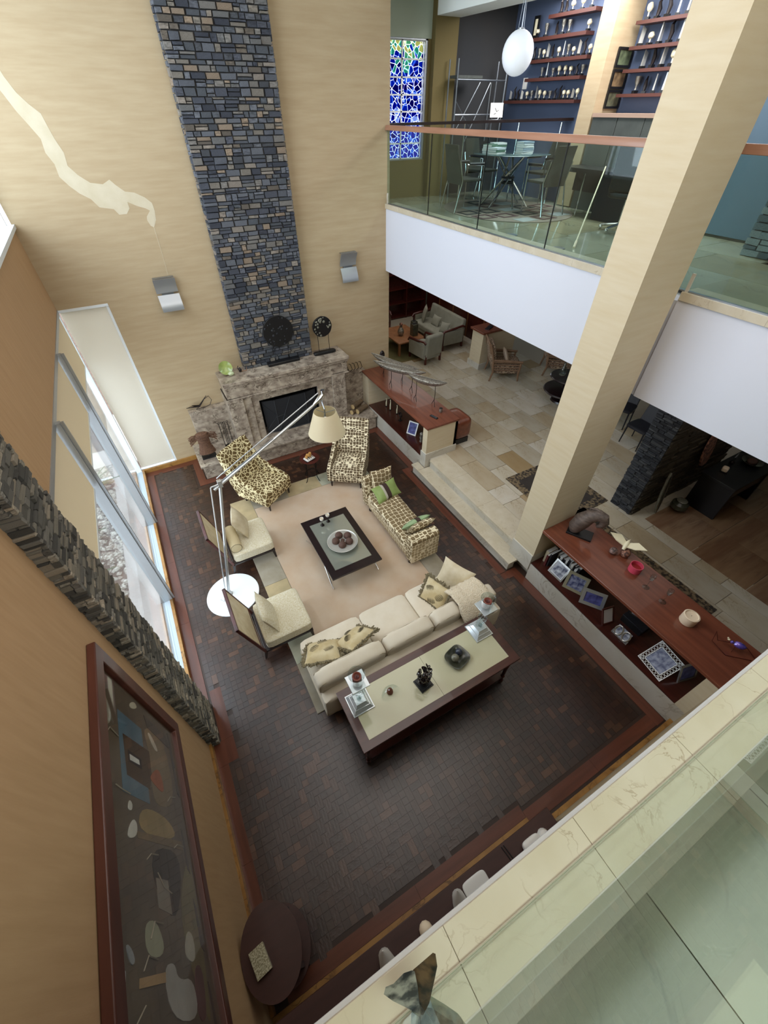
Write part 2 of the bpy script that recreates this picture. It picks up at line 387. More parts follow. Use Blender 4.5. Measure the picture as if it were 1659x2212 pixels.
for x0, x1, y0, y1, m in ((-1.2, -1.05, 3.1, 8.64, 'border_wood'), (-1.15, -1.0, .1, 2.2, 'border_wood'), (-1.15, -.87, 2.2, 2.5, 'border_wood'), (-1.02, -.87, 2.5, 3.22, 'border_wood'),
                          (-1.2, -.22, 8.64, 8.8, 'border_wood_x'), (-.22, -.07, 7.77, 8.8, 'border_wood'), (-.07, 4.2, 7.77, 7.93, 'border_wood_x'), (3.85, 3.99, 2.82, 6.0, 'border_wood'),
                          (4.04, 4.19, -.1, 2.67, 'border_wood'), (3.85, 4.19, 2.67, 2.81, 'border_wood'), (4.04, 4.19, 6.14, 7.77, 'border_wood'), (3.85, 4.19, 6.0, 6.14, 'border_wood'),
                          (1.85, 4.04, -.09, .06, 'border_wood_x'), (-1.0, 1.85, .0, .13, 'border_wood_x')):
    L_ = max(x1-x0, y1-y0); n = max(1, round(L_/1.4))
    for k in range(n):
        b = B()
        if y1-y0 > x1-x0: b.box(x0, x1, y0+(y1-y0)*k/n+.001, y0+(y1-y0)*(k+1)/n-.001, -.006, .001)
        else: b.box(x0+(x1-x0)*k/n+.001, x0+(x1-x0)*(k+1)/n-.001, y0, y1, -.006, .001)
        obj('border_plank', b, m, floor)
# ================= raised marble floor, steps =================
b = B(); b.box(4.32, 13, -3.2, 16, -.3, .388); pf = struct('floor_hall', b, 'pale_grout')
PALM = ['#ffffff', '#f3efe6', '#e6dccb', '#cdb896', '#e6e3dc', '#f8f6f1']
rr = random.Random(12); items = []; x = 4.30
while x < 9.3:
    wdt = .45 if x > 4.32 else .42
    y = -1.2 - rr.uniform(0, .5)
    while y < 11.6:
        L_ = rr.choice([.45, .6, .9, .9]); cx, cy = x+wdt/2, y+L_/2
        if not (cx > 6.75 and cy < 2.3) and not (cx < 5.02 and (cy < 2.95 or cy > 5.85)):
            items.append((cx, cy, .394, wdt-.006, L_-.006, .014, 0, rr.choice([0, 1, 2, 3, 4, 5, 0, 1, 4, 5, 0, 1, 5, 4, 2])))
        y += L_
    x += wdt
pieces('marble_tile', pf, items, 'cream_marble', PALM, 0, .004, '+z', 300, 8, 1)
items = []; rr = random.Random(4)
for i in range(6):
    for j in range(4): items.append((7.2+.9*i, 1.86-.9*j, .395, .896, .896, .014, 0, rr.choice([0, 1, 2])))
pieces('onyx_tile', pf, items, 'onyx', ['#ffffff', '#efe6dd', '#e0cfc0'], 0, .004, '+z', 300, 9, 1)
t = thing('marble_steps', 'two cream marble steps from the sunken floor up to the hall', 'steps', (4.0, 4.4, 0))
b = B(); b.box(.03, .17, -1.56, 1.56, 0, .17); obj('riser', b, 'plinth_marble', t)
for y0, y1, x1 in ((-1.59, .1, .30), (.1, 1.335, .30), (1.337, 1.59, .175)):
    b = B(); b.box(0, x1, y0+.001, y1-.001, .17, .21); obj('tread', b, 'cap_marble', t, bevel=.005)
b = B(); b.box(.29, .32, -1.36, 1.3, .21, .36); obj('riser', b, 'plinth_marble', t)
for y0, y1 in ((-1.36, -.35), (-.35, .55), (.55, 1.3)):
    b = B(); b.box(.27, .72, y0+.001, y1-.001, .36, .405); obj('tread', b, 'cap_marble', t, bevel=.004)
# ================= walls =================
b = B(); b.box(-.50, 5.03, 8.85, 9.1, 0, 8.6); b.box(-1.25, -.5, 8.85, 9.1, 3.43, 8.6); wbk = struct('wall_back', b, 'gold_paper')
mat('pale_band', '#cdc2aa', .85, 0, ('#c0b396', 6, (1, 1, 1), .3)); b = B(); b.prism([(-0.628, 6.48), (-0.569, 6.262), (-0.531, 6.089), (-0.474, 5.948), (-0.393, 5.843), (-0.302, 5.755), (-0.284, 5.621), (-0.265, 5.504), (-0.223, 5.359), (-0.244, 5.221), (-0.165, 5.115), (-0.046, 5.02), (0.109, 4.995), (0.218, 5.044), (0.277, 4.976), (0.371, 4.893), (0.494, 4.874), (0.616, 4.809), (0.696, 4.734), (0.7, 4.632), (0.676, 4.511), (0.613, 4.417), (0.572, 4.439), (0.545, 4.516), (0.557, 4.564), (0.632, 4.637), (0.577, 4.671), (0.469, 4.708), (0.353, 4.768), (0.353, 4.687), (0.287, 4.62), (0.179, 4.617), (0.131, 4.691), (-0.052, 4.727), (-0.124, 4.833), (-0.238, 4.906), (-0.327, 4.997), (-0.403, 5.105), (-0.394, 5.242), (-0.444, 5.366), (-0.427, 5.508), (-0.495, 5.646), (-0.565, 5.778), (-0.62, 5.926), (-0.678, 6.067), (-0.735, 6.295)], 8.8485, 8.8502, axis='Y'); o = obj('pale_band', b, 'pale_band', wbk); o['label'] = 'pale irregular band running down the papered wall'  # thin pale band laid flat on the wallpaper
b = B(); b.tube([(.611, 8.849, 4.42), (.605, 8.849, 4.1), (.584, 8.849, 3.72)], .003, 4); obj('pale_line', b, 'pale_band', wbk)  # thin pale line below the band
b = B(); b.box(-1.4, -1.15, -3.2, 2.5, 0, 8.6); struct('wall_left', b, 'tan_paper')
b = B(); b.box(-1.45, -1.25, 3.05, 8.85, 3.44, 4.56); struct('wall_left_upper', b, 'tan_paper')
b = B(); b.box(-1.5, -1.21, 3.05, 8.85, 4.56, 4.61); struct('trim_1', b, 'white_alu')
b = B(); b.box(-1.4, 5.2, -3.2, 9.1, 8.6, 8.75); struct('ceiling', b, 'ceiling_grey')
b = B(); b.box(-1.4, 13, -3.4, -3.2, -.3, 8.75); struct('wall_rear', b, 'pale_wall')
b = B(); b.box(12.6, 12.8, -3.4, 16, -.3, 8.75); struct('wall_right', b, 'pale_wall')
# gold marble baseboards
b = B(); b.box(-1.15, -1.118, .0, 2.5, 0, .11); struct('baseboard_left', b, 'gold_marble')
b = B(); b.box(-1.244, -1.2, 3.05, 8.8, 0, .085); b.box(-1.244, -.09, 8.80, 8.849, 0, .09); struct('baseboard_window', b, 'gold_marble')
b = B(); b.box(1.85, 4.2, -.17, -.12, 0, .1); b.box(-1.15, 1.835, -.06, -.003, 0, .06); struct('baseboard_front', b, 'gold_marble')
b = B(); b.box(1.85, 4.2, -.35, -.171, 0, 3.25); struct('wall_front', b, 'gold_paper')
# ---- corner window: back light with a lowered blind, left lights with part-lowered blinds ----
wn = bpy.data.objects.new('window_1', None); C.objects.link(wn); wn['kind'] = 'structure'; wn['label'] = 'tall left window of three lights with part-lowered beige roller blinds'
b = B(); b.box(-1.33, -1.245, 3.05, 8.85, .0, .07); obj('window_sill', b, 'sill_alu', wn)
b = B(); b.box(-1.33, -1.24, 3.05, 8.85, 3.38, 3.44); obj('window_head', b, 'alu', wn)
for y, w_ in ((7.0, .07), (5.03, .07), (3.09, .06)):
    b = B(); b.box(-1.33, -1.20, y-w_/2, y+w_/2, .07, 3.40); b.box(-1.20, -1.165, y-.012, y+.012, .07, 3.40); obj('mullion', b, 'alu', wn)
b = B(); b.box(-1.35, -1.25, 8.8, 8.88, .0, 3.44); obj('mullion', b, 'white_alu', wn)
for y0, y1 in ((3.12, 4.99), (5.07, 6.96), (7.04, 8.79)):
    b = B(); b.box(-1.31, -1.302, y0, y1, .07, 3.38); obj('pane', b, 'pane', wn)
    bl = B(); bl.box(-1.262, -1.259, y0+.04, y1-.04, 2.54, 3.40); bo = obj('roller_blind', bl, 'blind_cloth', wn); bo['label'] = 'beige roller blind pulled part way down'
    b = B(); b.box(-1.268, -1.253, y0+.04, y1-.04, 2.52, 2.545); obj('hem_bar', b, 'white_alu', bo)
wb = bpy.data.objects.new('window_2', None); C.objects.link(wb); wb['kind'] = 'structure'; wb['label'] = 'narrow window beside the corner with its pale blind fully down'
b = B(); b.box(-1.25, -.5, 8.86, 8.94, .03, .09); b.box(-.54, -.5, 8.86, 8.94, .09, 3.43); b.box(-1.25, -.5, 8.84, 8.94, 3.39, 3.43, 0); obj('window_frame', b, 'white_alu', wb)
b = B(); b.box(-1.25, -.54, 8.95, 8.958, .09, 3.4); obj('pane', b, 'pane', wb)
b = B(); b.box(-1.235, -.545, 8.905, 8.908, .12, 3.39); obj('roller_blind', b, 'blind_white', wb)
# clerestory above
wc = bpy.data.objects.new('window_3', None); C.objects.link(wc); wc['kind'] = 'structure'
for y in (3.1, 5.0, 6.95, 8.8):
    b = B(); b.box(-1.4, -1.3, y-.04, y+.04, 4.61, 8.6); obj('mullion', b, 'white_alu', wc)
b = B(); b.box(-1.37, -1.362, 3.1, 8.8, 4.62, 8.58); obj('pane', b, 'pane', wc)
# ---- outdoor terrace behind the left window ----
mat('terrace', '#cfc4bd', .8, 0, ('#bdb0a8', 2, (1, 1, 1), .2)); mat('earth', '#7f6658', .95, 0, ('#5c4a40', 6, (1, 1, 1), .2)); mat('garden_wall', '#e7e2d8', .9)
mat('lawn', '#7d9a4a', .9, 0, ('#5d7a34', 12, (1, 1, 1), .3)); mat('agave', '#5d6b4e', .6, 0, ('#7c875f', 4, (1, 1, 1), .3)); mat('pebble', '#ffffff', .9, 0, None, None, True)
b = B(); b.box(-1.85, -1.33, 2.0, 12, -.25, -.05); b.box(-14, -1.4, 9.6, 10.3, -.25, -.04); tag(obj('terrace_paving', b, 'terrace'), 'pale pink paved strip outside the left window', 'paving')['kind'] = 'structure'
b = B(); b.box(-9, -1.85, -2, 12, -.3, -.09); b.box(-9, 12, 9.1, 30, -.35, -.1); tag(obj('garden_bed', b, 'earth'), 'brown planting bed beyond the paved strip outside the window', 'garden')['kind'] = 'structure'
b = B(); b.box(-4.6, -2.6, 10.4, 15, -.1, -.06); o = obj('lawn', b, 'lawn'); tag(o, 'small green lawn patch in the garden beyond the window', 'lawn'); o['kind'] = 'stuff'
b = B(); b.box(-9.2, -9, -2, 14, -.2, 2.2); tag(obj('garden_wall', b, 'garden_wall'), 'pale garden wall far beyond the left window', 'wall')['kind'] = 'structure'
gb = thing('pebble_bed', 'bed of pale pebbles around the agaves outside the window', 'pebbles', (-2.6, 6.6, -.088)); gb['kind'] = 'stuff'
rr = random.Random(5); V = []; Fs = []; T = []; bt = B()
for k in range(2600):
    s = rr.uniform(.018, .05); px, py = rr.uniform(-.72, 1.2)*1.0, rr.uniform(-2.6, 3.4)
    a = rr.random()*3
    n = len(V)
    for x, y, z in ((-1,-1,0), (1,-1,0), (1,1,0), (-1,1,0), (-.5,-.5,1), (.6,-.5,1), (.5,.6,1), (-.6,.5,1)):
        V.append((px+s*(x*math.cos(a)-y*math.sin(a)), py+s*(x*math.sin(a)+y*math.cos(a))*.8, z*s*.8)); T.append(srgb(rr.choice(['#cfc6b8', '#e8e2d6', '#a8988a', '#8f7d70'])))
    Fs += [tuple(n+i for i in f) for f in UF]
me = bpy.data.meshes.new('pebbles'); me.from_pydata(V, [], Fs); me.materials.append(MATS['pebble']); a = me.color_attributes.new('tone', 'FLOAT_COLOR', 'POINT')
for d, q in zip(a.data, T): d.color = q
o = bpy.data.objects.new('pebble', me); C.objects.link(o); o.parent = gb; o['kind'] = 'stuff'; o.location = (-.4, 0, 0)
def agave(x, y, s, label, n=15):
    t = thing('agave', label, 'plant', (x, y, -.09)); rr = random.Random(int(x*100+y*10))
    for k in range(n):
        a = k*2.4; el = .35+.9*(k/n); L_ = s*(1.1-.4*k/n); wd = .055*s; b = B(); pts = []
        for i in range(6):
            q = i/5; r = L_*q*math.cos(el*(1-.35*q)); z = .04+L_*q*math.sin(el*(1-.45*q)); ww = wd*(1-q**2)+.003
            c, s_ = math.cos(a), math.sin(a)
            pts += [(r*c+ww*s_, r*s_-ww*c, z), (r*c, r*s_, z-.02), (r*c-ww*s_, r*s_+ww*c, z)]
        b._add(pts, [(3*i, 3*i+1, 3*i+4, 3*i+3) for i in range(5)]+[(3*i+1, 3*i+2, 3*i+5, 3*i+4) for i in range(5)]); obj('leaf', b, 'agave', t)
agave(-2.55, 6.2, .55, 'spiky agave growing in pebbles nearest the paved strip')
agave(-2.75, 7.3, .65, 'larger spiky agave in the garden bed beyond the middle window light')
agave(-2.3, 8.9, .6, 'agave seen through the farthest light of the left window')
agave(-3.2, 5.2, .6, 'agave half hidden behind the lowered blind, nearest the stone column')
# ================= chimney breast =================
ch = thing('chimney_breast', 'tall grey fieldstone chimney breast rising above the marble mantel', 'chimney', (2.2, 8.83, 1.87))
b = B(); b.box(-.745, .745, -.14, 0, 0, 6.7); obj('core', b, 'stone_grout', ch)
PS = ['#555964', '#666a73', '#7b7b7a', '#8f887d', '#72695e', '#444853', '#a0968a', '#5d6269', '#a28f7a', '#747880', '#4e5157', '#8a8680']
rr = random.Random(21); it = []
for x, z, ww, hh in courses(1.52, 6.7, .045, .105, .07, .24, rr):
    pr = rr.uniform(.02, .05); it.append((x-.76, -.14-pr/2+.01, z, ww-.008, pr+.02, hh-.008, 0, rr.choice([0, 1, 2, 3, 4, 5, 6, 7, 9, 10, 11, 0, 1, 5, 7, 9, 3, 8]))) 
for sx in (-1, 1):
    for x, z, ww, hh in courses(.15, 6.7, .05, .1, .08, .15, rr):
        it.append((sx*.755, -x, z, ww-.006, .03, hh-.008, sx*PI/2, rr.choice(range(12))))
pieces('fieldstone', ch, it, 'fieldstone', PS, .25, .1, '-y', 300, 2)
# ================= fireplace =================
fp = thing('fireplace', 'veined brown marble fireplace with raised hearth and deep mantel', 'fireplace', (2.2, 8.85, 0))
def fbox(n, *a, m='fire_marble', bev=.006, par=fp, lab=None):
    b = B(); b.box(*a); o = obj(n, b, m, par, bevel=bev)
    if lab: o['label'] = lab
    return o
fbox('hearth_base', -2.24, 1.96, -.91, 0, 0, .31); fbox('hearth_slab', -2.28, 1.99, -.95, 0, .31, .352)
fbox('side_block', -2.10, -1.25, -.14, 0, .352, 1.17); fbox('side_block', 1.4, 2.06, -.14, 0, .352, 1.17)
fbox('side_block_cap', -2.11, -1.25, -.16, 0, 1.17, 1.2, bev=.003); fbox('side_block_cap', 1.4, 2.08, -.16, 0, 1.17, 1.2, bev=.003)
for s in (-1, 1):
    fbox('jamb', s*1.02, s*1.34, -.60, 0, .352, 1.5); fbox('jamb_step', s*.84, s*1.02, -.54, 0, .352, 1.41); fbox('jamb_inner', s*.68, s*.84, -.50, -.1, .352, 1.27)
fbox('lintel', -1.02, 1.02, -.55, 0, 1.41, 1.5); fbox('lintel_step', -.84, .84, -.5, -.1, 1.27, 1.41)
fbox('frieze', -1.32, 1.42, -.58, 0, 1.5, 1.74); fbox('bed_mould', -1.33, 1.43, -.62, 0, 1.74, 1.8); fbox('necking', -1.34, 1.44, -.61, 0, 1.47, 1.5)
fbox('mantel_shelf', -1.34, 1.45, -.65, 0, 1.8, 1.868)
b = B(); b.box(-.84, .84, -.12, -.04, .352, 1.41); b.box(-.7, -.66, -.45, -.1, .352, 1.3); b.box(.66, .7, -.45, -.1, .352, 1.3); obj('firebox', b, 'black', fp)
fbox('sill', -.68, .68, -.52, -.12, .352, .375)
sc = thing('fire_screen', 'black folding fireplace screen with crossed diagonal bars', 'screen', (2.2, 8.37, .376))
mat('screen_mesh', '#1d1f24', .6, .0); mat('screen_bar', '#3a3c40', .4, .3)
for k, (x0, y0, x1, y1) in enumerate(((-.62, .06, -.36, -.0), (-.355, -.0, .355, 0.0), (.36, 0, .62, .06))):
    d = Vector((x1-x0, y1-y0, 0)); n = Vector((-d.y, d.x, 0)).normalized()*.004
    b = B(); b.hexa([(x0-n.x, y0-n.y, .02), (x1-n.x, y1-n.y, .02), (x1+n.x, y1+n.y, .02), (x0+n.x, y0+n.y, .02), (x0-n.x, y0-n.y, .82), (x1-n.x, y1-n.y, .82), (x1+n.x, y1+n.y, .82), (x0+n.x, y0+n.y, .82)]); po = obj('screen_panel', b, 'screen_mesh', sc)
    b = B(); P = lambda q, z: (x0+(x1-x0)*q, y0+(y1-y0)*q-.012, z)
    b.tube([P(0, .02), P(1, .02), P(1, .82), P(0, .82), P(0, .02)], .008, 6)
    if k == 1: b.tube([P(0, .05), P(.5, .8), P(1, .05)], .006, 6); b.tube([P(0, .4), P(.25, .42), P(.5, .05)], .006, 6); b.tube([P(1, .4), P(.75, .42), P(.5, .05)], .006, 6)
    else: b.tube([P(0, .1), P(1, .42), P(0, .75)], .006, 6)
    obj('screen_bars', b, 'screen_bar', po)
# ================= ledgestone column on the left wall =================
sc_ = thing('stone_column', 'tall column of thin grey ledgestone between the mirror wall and the window', 'column', (-1.15, 2.5, 0))
b = B(); b.box(-.2, .085, .02, .55, 0, 8.6); obj('core', b, 'stone_grout', sc_)
PL = ['#85827a', '#9a968c', '#6c6a64', '#b3aa99', '#77746b', '#a39c8c', '#5d5b56', '#c2b5a0']
rr = random.Random(33); it = []
for x, z, ww, hh in courses(.20, 5.4, .022, .06, .05, .17, rr):
    it.append((-.08+x, .01-rr.uniform(0, .02), z, ww-.003, .03, hh-.004, 0, rr.choice(range(8))))
for x, z, ww, hh in courses(.53, 5.4, .022, .06, .07, .2, rr):
    it.append((.09+rr.uniform(0, .02), x+.01, z, ww-.003, .03, hh-.004, PI/2, rr.choice(range(8))))
pieces('ledgestone', sc_, it, 'ledgestone', PL, .3, .08, '-y', 300, 6)
# ================= big papered column =================
col = thing('papered_column', 'tall square column papered in cream with marble plinth beside the steps', 'column', (4.2, 2.56, 0))
b = B(); b.box(0, .68, 0, .45, .57, 8.6); obj('shaft', b, 'cream_paper', col)
b = B(); b.box(-.018, .70, -.0, .465, .212, .57); obj('plinth', b, 'plinth_marble', col, bevel=.004)
# ================= fascias, slab, rails =================
b = B(); b.box(4.97, 12.6, -3.2, 16, 3.25, 4.34); b.box(-1.15, 4.97, -3.2, -.12, 3.25, 4.34); struct('floor_upper', b, 'white_paint')
b = B(); b.box(4.95, 4.97, 3.02, 8.85, 3.25, 4.36); b.box(4.95, 4.97, -.1, 2.56, 3.25, 4.36); b.box(-1.15, 4.97, -.14, -.12, 3.25, 4.36); struct('trim_2', b, 'white_paint')
b = B(); b.box(-1.15, 4.95, -.12, -.052, 4.375, 4.398); struct('trim_3', b, 'white_alu')
def cap(x0, x1, y0, y1, n, along, m='cap_marble'):
    for k in range(n):
        b = B()
        if along == 'y': b.box(x0, x1, y0+(y1-y0)*k/n+.0004, y0+(y1-y0)*(k+1)/n-.0004, 4.36, 4.44)
        else: b.box(x0+(x1-x0)*k/n+.0004, x0+(x1-x0)*(k+1)/n-.0004, y0, y1, 4.398, 4.44)
        obj('coping_stone', b, m, caps, bevel=.0015)
caps = bpy.data.objects.new('trim_4', None); C.objects.link(caps); caps['kind'] = 'structure'; caps['label'] = 'cream marble coping along the balcony edges'
cap(4.93, 5.2, 3.03, 8.86, 6, 'y'); cap(4.93, 5.2, .0, 2.55, 3, 'y'); cap(-1.15, 5.2, -.255, -.061, 15, 'x')
# upper floor tiles
rr = random.Random(15); it = []
for i in range(9):
    y = 3.0 - rr.uniform(0, .6)
    while y < 9.6: it.append((5.2+.45+.9*i, y+.45, 4.385, .895, .895, .02, 0, rr.choice([0, 1, 2, 4, 5]))); y += .9
for i in range(9):
    y = 2.5
    while y > -.2: it.append((5.2+.45+.9*i, y-.3, 4.385, .895, .895, .02, 0, rr.choice([0, 1, 4]))); y -= .9
for i in range(14):
    it.append((-1.0+.46*i, -.56, 4.372, .458, .607, .02, 0, rr.choice([0, 1, 4, 5])))
    it.append((-1.0+.46*i, -1.17, 4.372, .458, .607, .02, 0, rr.choice([0, 1, 4, 5])))
for i in range(8): it.append((-1.0+.9*i, -2.0, 4.372, .895, 1.0, .02, 0, rr.choice([0, 1, 4, 5])))
upf = bpy.data.objects.new('floor_landing', None); C.objects.link(upf); upf['kind'] = 'structure'; upf['label'] = 'polished pale marble tiles of the upper floor'
marble('upper_marble', '#b5b5a2', '#9a9c8b', '#66665a', .9, .10, .014, tone=True)
pieces('marble_tile', upf, it, 'upper_marble', PALM, 0, .003, '+z', 300, 3, 1)
def rail(name, label, y0, y1, seams, stop0, stop1):
    t = thing(name, label, 'railing', (4.972, y0, 4.44)); L_ = y1-y0
    ed = [0] + [s-y0 for s in seams] + [L_]
    for a, c in zip(ed[:-1], ed[1:]):
        b = B(); b.box(-.006, .006, a+.006, c-.006, 0, 1.07); g = obj('glass_panel', b, 'rail_glass', t)
    for s in seams:
        b = B(); b.box(-.007, .007, s-y0-.005, s-y0+.005, 0, 1.06); obj('seam', b, 'black', t)
    b = B(); b.prism([(-.05, 1.07), (.05, 1.07), (.05, 1.10), (.03, 1.14), (-.035, 1.14), (-.05, 1.10)], 0, L_, axis='Y'); obj('handrail', b, 'rail_wood', t, bevel=.004)
    b = B(); b.box(-.02, .02, 0, L_, -.0, .012); obj('base_channel', b, 'steel', t)
    b = B(); b.box(-.03, -.008, stop0, stop0+.03, 0, .17); obj('clamp_post', b, 'plinth_marble', t)
rail('glass_railing', 'glass balustrade with wooden handrail in front of the upstairs study', 3.03, 8.84, (4.55, 5.99, 7.38), 5.75, 0)
rail('glass_railing', 'glass balustrade with wooden handrail right of the papered column', -.0, 2.62, (1.2,), 2.50, 0)
t = thing('glass_railing', 'clear glass balustrade standing on the nearest marble coping', 'railing', (-1.1, -.137, 4.441))
for a, c in ((0, 2.298), (2.302, 4.3), (4.304, 6.05)):
    b = B(); b.box(a, c, -.006, .006, 0, 1.05); obj('glass_panel', b, 'rail_glass', t)
b = B(); b.box(0, 6.05, .007, .010, 0, .004); obj('base_channel', b, 'pale_grout', t)
# landing wall behind the camera and study walls
b = B(); b.box(-1.15, 12.6, -3.2, -3.15, 4.4, 8.6); struct('wall_landing', b, 'pale_wall')
b = B(); b.box(5.2, 12.6, -3.2, 12, 7.25, 7.4); b.box(5.03, 5.2, 8.85, 12, 7.25, 7.4); struct('ceiling_study', b, 'ceiling_white')
b = B(); b.box(5.03, 5.2, -3.2, 8.85, 7.25, 8.6); struct('trim_5', b, 'ceiling_white')
b = B(); b.box(6.36, 6.88, -3.2, 9.5, 6.97, 7.25); struct('trim_6', b, 'ceiling_white')
# study back wall with stained glass opening X 5.1..6.27, Z 5.03..6.69
b = B(); b.box(5.03, 6.34, 9.62, 9.8, 6.70, 7.25); struct('wall_study', b, 'pale_wall')
b = B(); b.box(5.03, 6.34, 9.62, 9.8, 4.34, 5.02); b.box(6.28, 6.34, 9.62, 9.8, 5.02, 6.7); struct('wall_study_lower', b, 'olive_wall')
b = B(); b.box(5.0, 5.03, 9.05, 9.8, 3.3, 7.4); struct('wall_study_left', b, 'pale_wall')
b = B(); b.box(6.34, 6.85, 9.5, 9.8, 4.36, 7.25); struct('wall_study_pier', b, 'olive_wall')
b = B(); b.box(6.85, 8.6, 9.62, 9.8, 4.36, 7.25); struct('wall_study_dark', b, 'charcoal_wall')
b = B(); b.box(8.3, 8.7, 7.27, 9.62, 4.36, 7.25); b.box(8.6, 8.8, -3.2, 7.27, 4.36, 7.25); struct('wall_study_right', b, 'blue_wall')
b = B(); b.box(8.0, 8.6, 6.95, 7.27, 4.41, 7.25); struct('wall_study_pillar', b, 'gold_paper')
# stained glass
def stained():
    m = bpy.data.materials.new('stained'); m.use_nodes = True; N, L = m.node_tree.nodes, m.node_tree.links; N.remove(N['Principled BSDF'])
    tc = N.new('ShaderNodeTexCoord'); v = N.new('ShaderNodeTexVoronoi'); v.inputs['Scale'].default_value = 12; L.new(tc.outputs['Object'], v.inputs['Vector'])
    e = N.new('ShaderNodeTexVoronoi'); e.feature = 'DISTANCE_TO_EDGE'; e.inputs['Scale'].default_value = 12; L.new(tc.outputs['Object'], e.inputs['Vector'])
    sp = N.new('ShaderNodeSeparateXYZ'); L.new(tc.outputs['Object'], sp.inputs[0]); sc = N.new('ShaderNodeSeparateColor'); L.new(v.outputs['Color'], sc.inputs[0])
    ma = N.new('ShaderNodeMath'); ma.operation = 'MULTIPLY_ADD'; ma.inputs[1].default_value = .5; ma.inputs[2].default_value = -.25; L.new(sc.outputs[0], ma.inputs[0])
    ad = N.new('ShaderNodeMath'); ad.operation = 'ADD'; L.new(sp.outputs[2], ad.inputs[0]); L.new(ma.outputs[0], ad.inputs[1])
    rp = N.new('ShaderNodeValToRGB'); r = rp.color_ramp; r.interpolation = 'CONSTANT'; r.elements[0].color = srgb('#2450a8'); r.elements[1].position = .3; r.elements[1].color = srgb('#1b2f8a')
    for p, c in ((.42, '#8e9cc0'), (.47, '#1a2270'), (.58, '#1d469c'), (.70, '#2a1f70'), (.76, '#1c3a92'), (.84, '#4f9484'), (.92, '#6f9c7e'), (.97, '#a8a878')): q = r.elements.new(p); q.color = srgb(c)
    dv = N.new('ShaderNodeMath'); dv.operation = 'DIVIDE'; dv.inputs[1].default_value = 1.7; L.new(ad.outputs[0], dv.inputs[0]); L.new(dv.outputs[0], rp.inputs[0])
    er = N.new('ShaderNodeValToRGB'); er.color_ramp.elements[0].position = .03; er.color_ramp.elements[1].position = .055; er.color_ramp.elements[0].color = (1, 1, 1, 1); er.color_ramp.elements[1].color = (0, 0, 0, 1); L.new(e.outputs['Distance'], er.inputs[0])
    mx = N.new('ShaderNodeMixRGB'); L.new(er.outputs[0], mx.inputs[0]); L.new(rp.outputs[0], mx.inputs[1]); mx.inputs[2].default_value = (1, 1, 1, 1)
    t = N.new('ShaderNodeBsdfTransparent'); L.new(mx.outputs[0], t.inputs[0]); L.new(t.outputs[0], N['Material Output'].inputs[0]); MATS['stained'] = m
stained()
ws = bpy.data.objects.new('window_4', None); C.objects.link(ws); ws['kind'] = 'structure'; ws.location = (5.03, 9.7, 5.02); ws['label'] = 'stained glass window of blue and green leaded panes in the study'
for i, (x0, x1) in enumerate(((.0, .72), (.74, 1.19))):
    for j in range(7):
        b = B(); b.box(x0, x1, -.004, .004, .03+.234*j, .03+.234*(j+1)-.02); obj('stained_pane', b, 'stained', ws)
mat('lead_white', '#f2f4f4', .5)
b = B(); b.box(.715, .745, -.012, .012, .02, 1.66)
for j in range(8): b.box(0, 1.19, -.012, .012, .012+.2335*j, .034+.2335*j)
obj('glazing_bar', b, 'lead_white', ws)
b = B(); b.box(0, 1.25, -.06, .04, -.0, .02); b.box(1.2, 1.25, -.06, .04, .02, 1.68); b.box(0, 1.25, -.06, .04, 1.66, 1.68); obj('window_frame', b, 'alu', ws)
# lounge far walls under the upper floor
b = B(); b.box(5.0, 9.1, 13.6, 13.8, .38, 3.3); struct('wall_lounge_back', b, 'olive_wall')
b = B(); b.box(4.85, 5.03, 9.1, 13.8, .38, 3.3); struct('wall_lounge_left', b, 'gold_paper')
wood('panel_wood', '#4a1f18', '#35140f', .3, (6, 6, 1), 1.2, .2)
b = B(); b.box(9.13, 9.3, 9.12, 13.8, .38, 3.3); wl = struct('wall_lounge_right', b, 'pale_wall')
pw = thing('wood_panelling', 'dark red wood wall panels with thin pale inlay strips behind the grey sofa', 'panelling', (8.975, 9.14, .4))
for k in range(5):
    b = B(); b.box(.05, .13, k*.8+.02, k*.8+.78, 0, 2.84); obj('panel', b, 'panel_wood', pw, bevel=.004)
    b = B(); b.box(.04, .13, k*.8-.02, k*.8-.012, 0, 2.84); b.box(.04, .13, k*.8+.012-.0, k*.8+.02, 0, 2.84); obj('inlay_strip', b, 'oak', pw)
# ================= fabrics and finishes =================
mat('rug_beige', '#cab9a5', .95, 0, ('#bda185', 2.2, (1, 1, 1), .25), (220, .25, (1, 1, 1)))
mat('rug_patch_grey', '#a49c8c', .9, 0, ('#8f8672', 4, (1, 1, 1), .2)); mat('rug_patch_gold', '#b7a47f', .9, 0, ('#a09270', 4, (1, 1, 1), .2)); mat('rug_patch_green', '#b4b4a0', .9, 0, ('#989a86', 4, (1, 1, 1), .2))
mat('sofa_linen', '#e0d6c4', .9, 0, ('#d8ccb7', 5, (1, 1, 1), .2), (350, .12, (1, 1, 1))); mat('sofa_piping', '#a8987c', .9); mat('sofa_side', '#cdc0a8', .9)
mat('cream_weave', '#e0d9c6', .9, 0, ('#cec29f', 60, (1, 1, 1), .12), (150, .2, (1, 1, 1))); mat('bolster', '#cdbd97', .85); mat('silk_cream', '#d8ccb2', .5, 0, ('#c6b693', 9, (1, 1, 1), .2))
cells('giraffe', '#66512d', '#e6d9ad', 13, .07); cells('giraffe_dots', '#5f4e36', '#ece0c0', 16, .09, 'CHEBYCHEV'); cells('labyrinth', '#7a6748', '#efe3c2', 12, .07, 'CHEBYCHEV'); cells('labyrinth_back', '#a89674', '#e9ddc2', 14, .09, 'CHEBYCHEV')
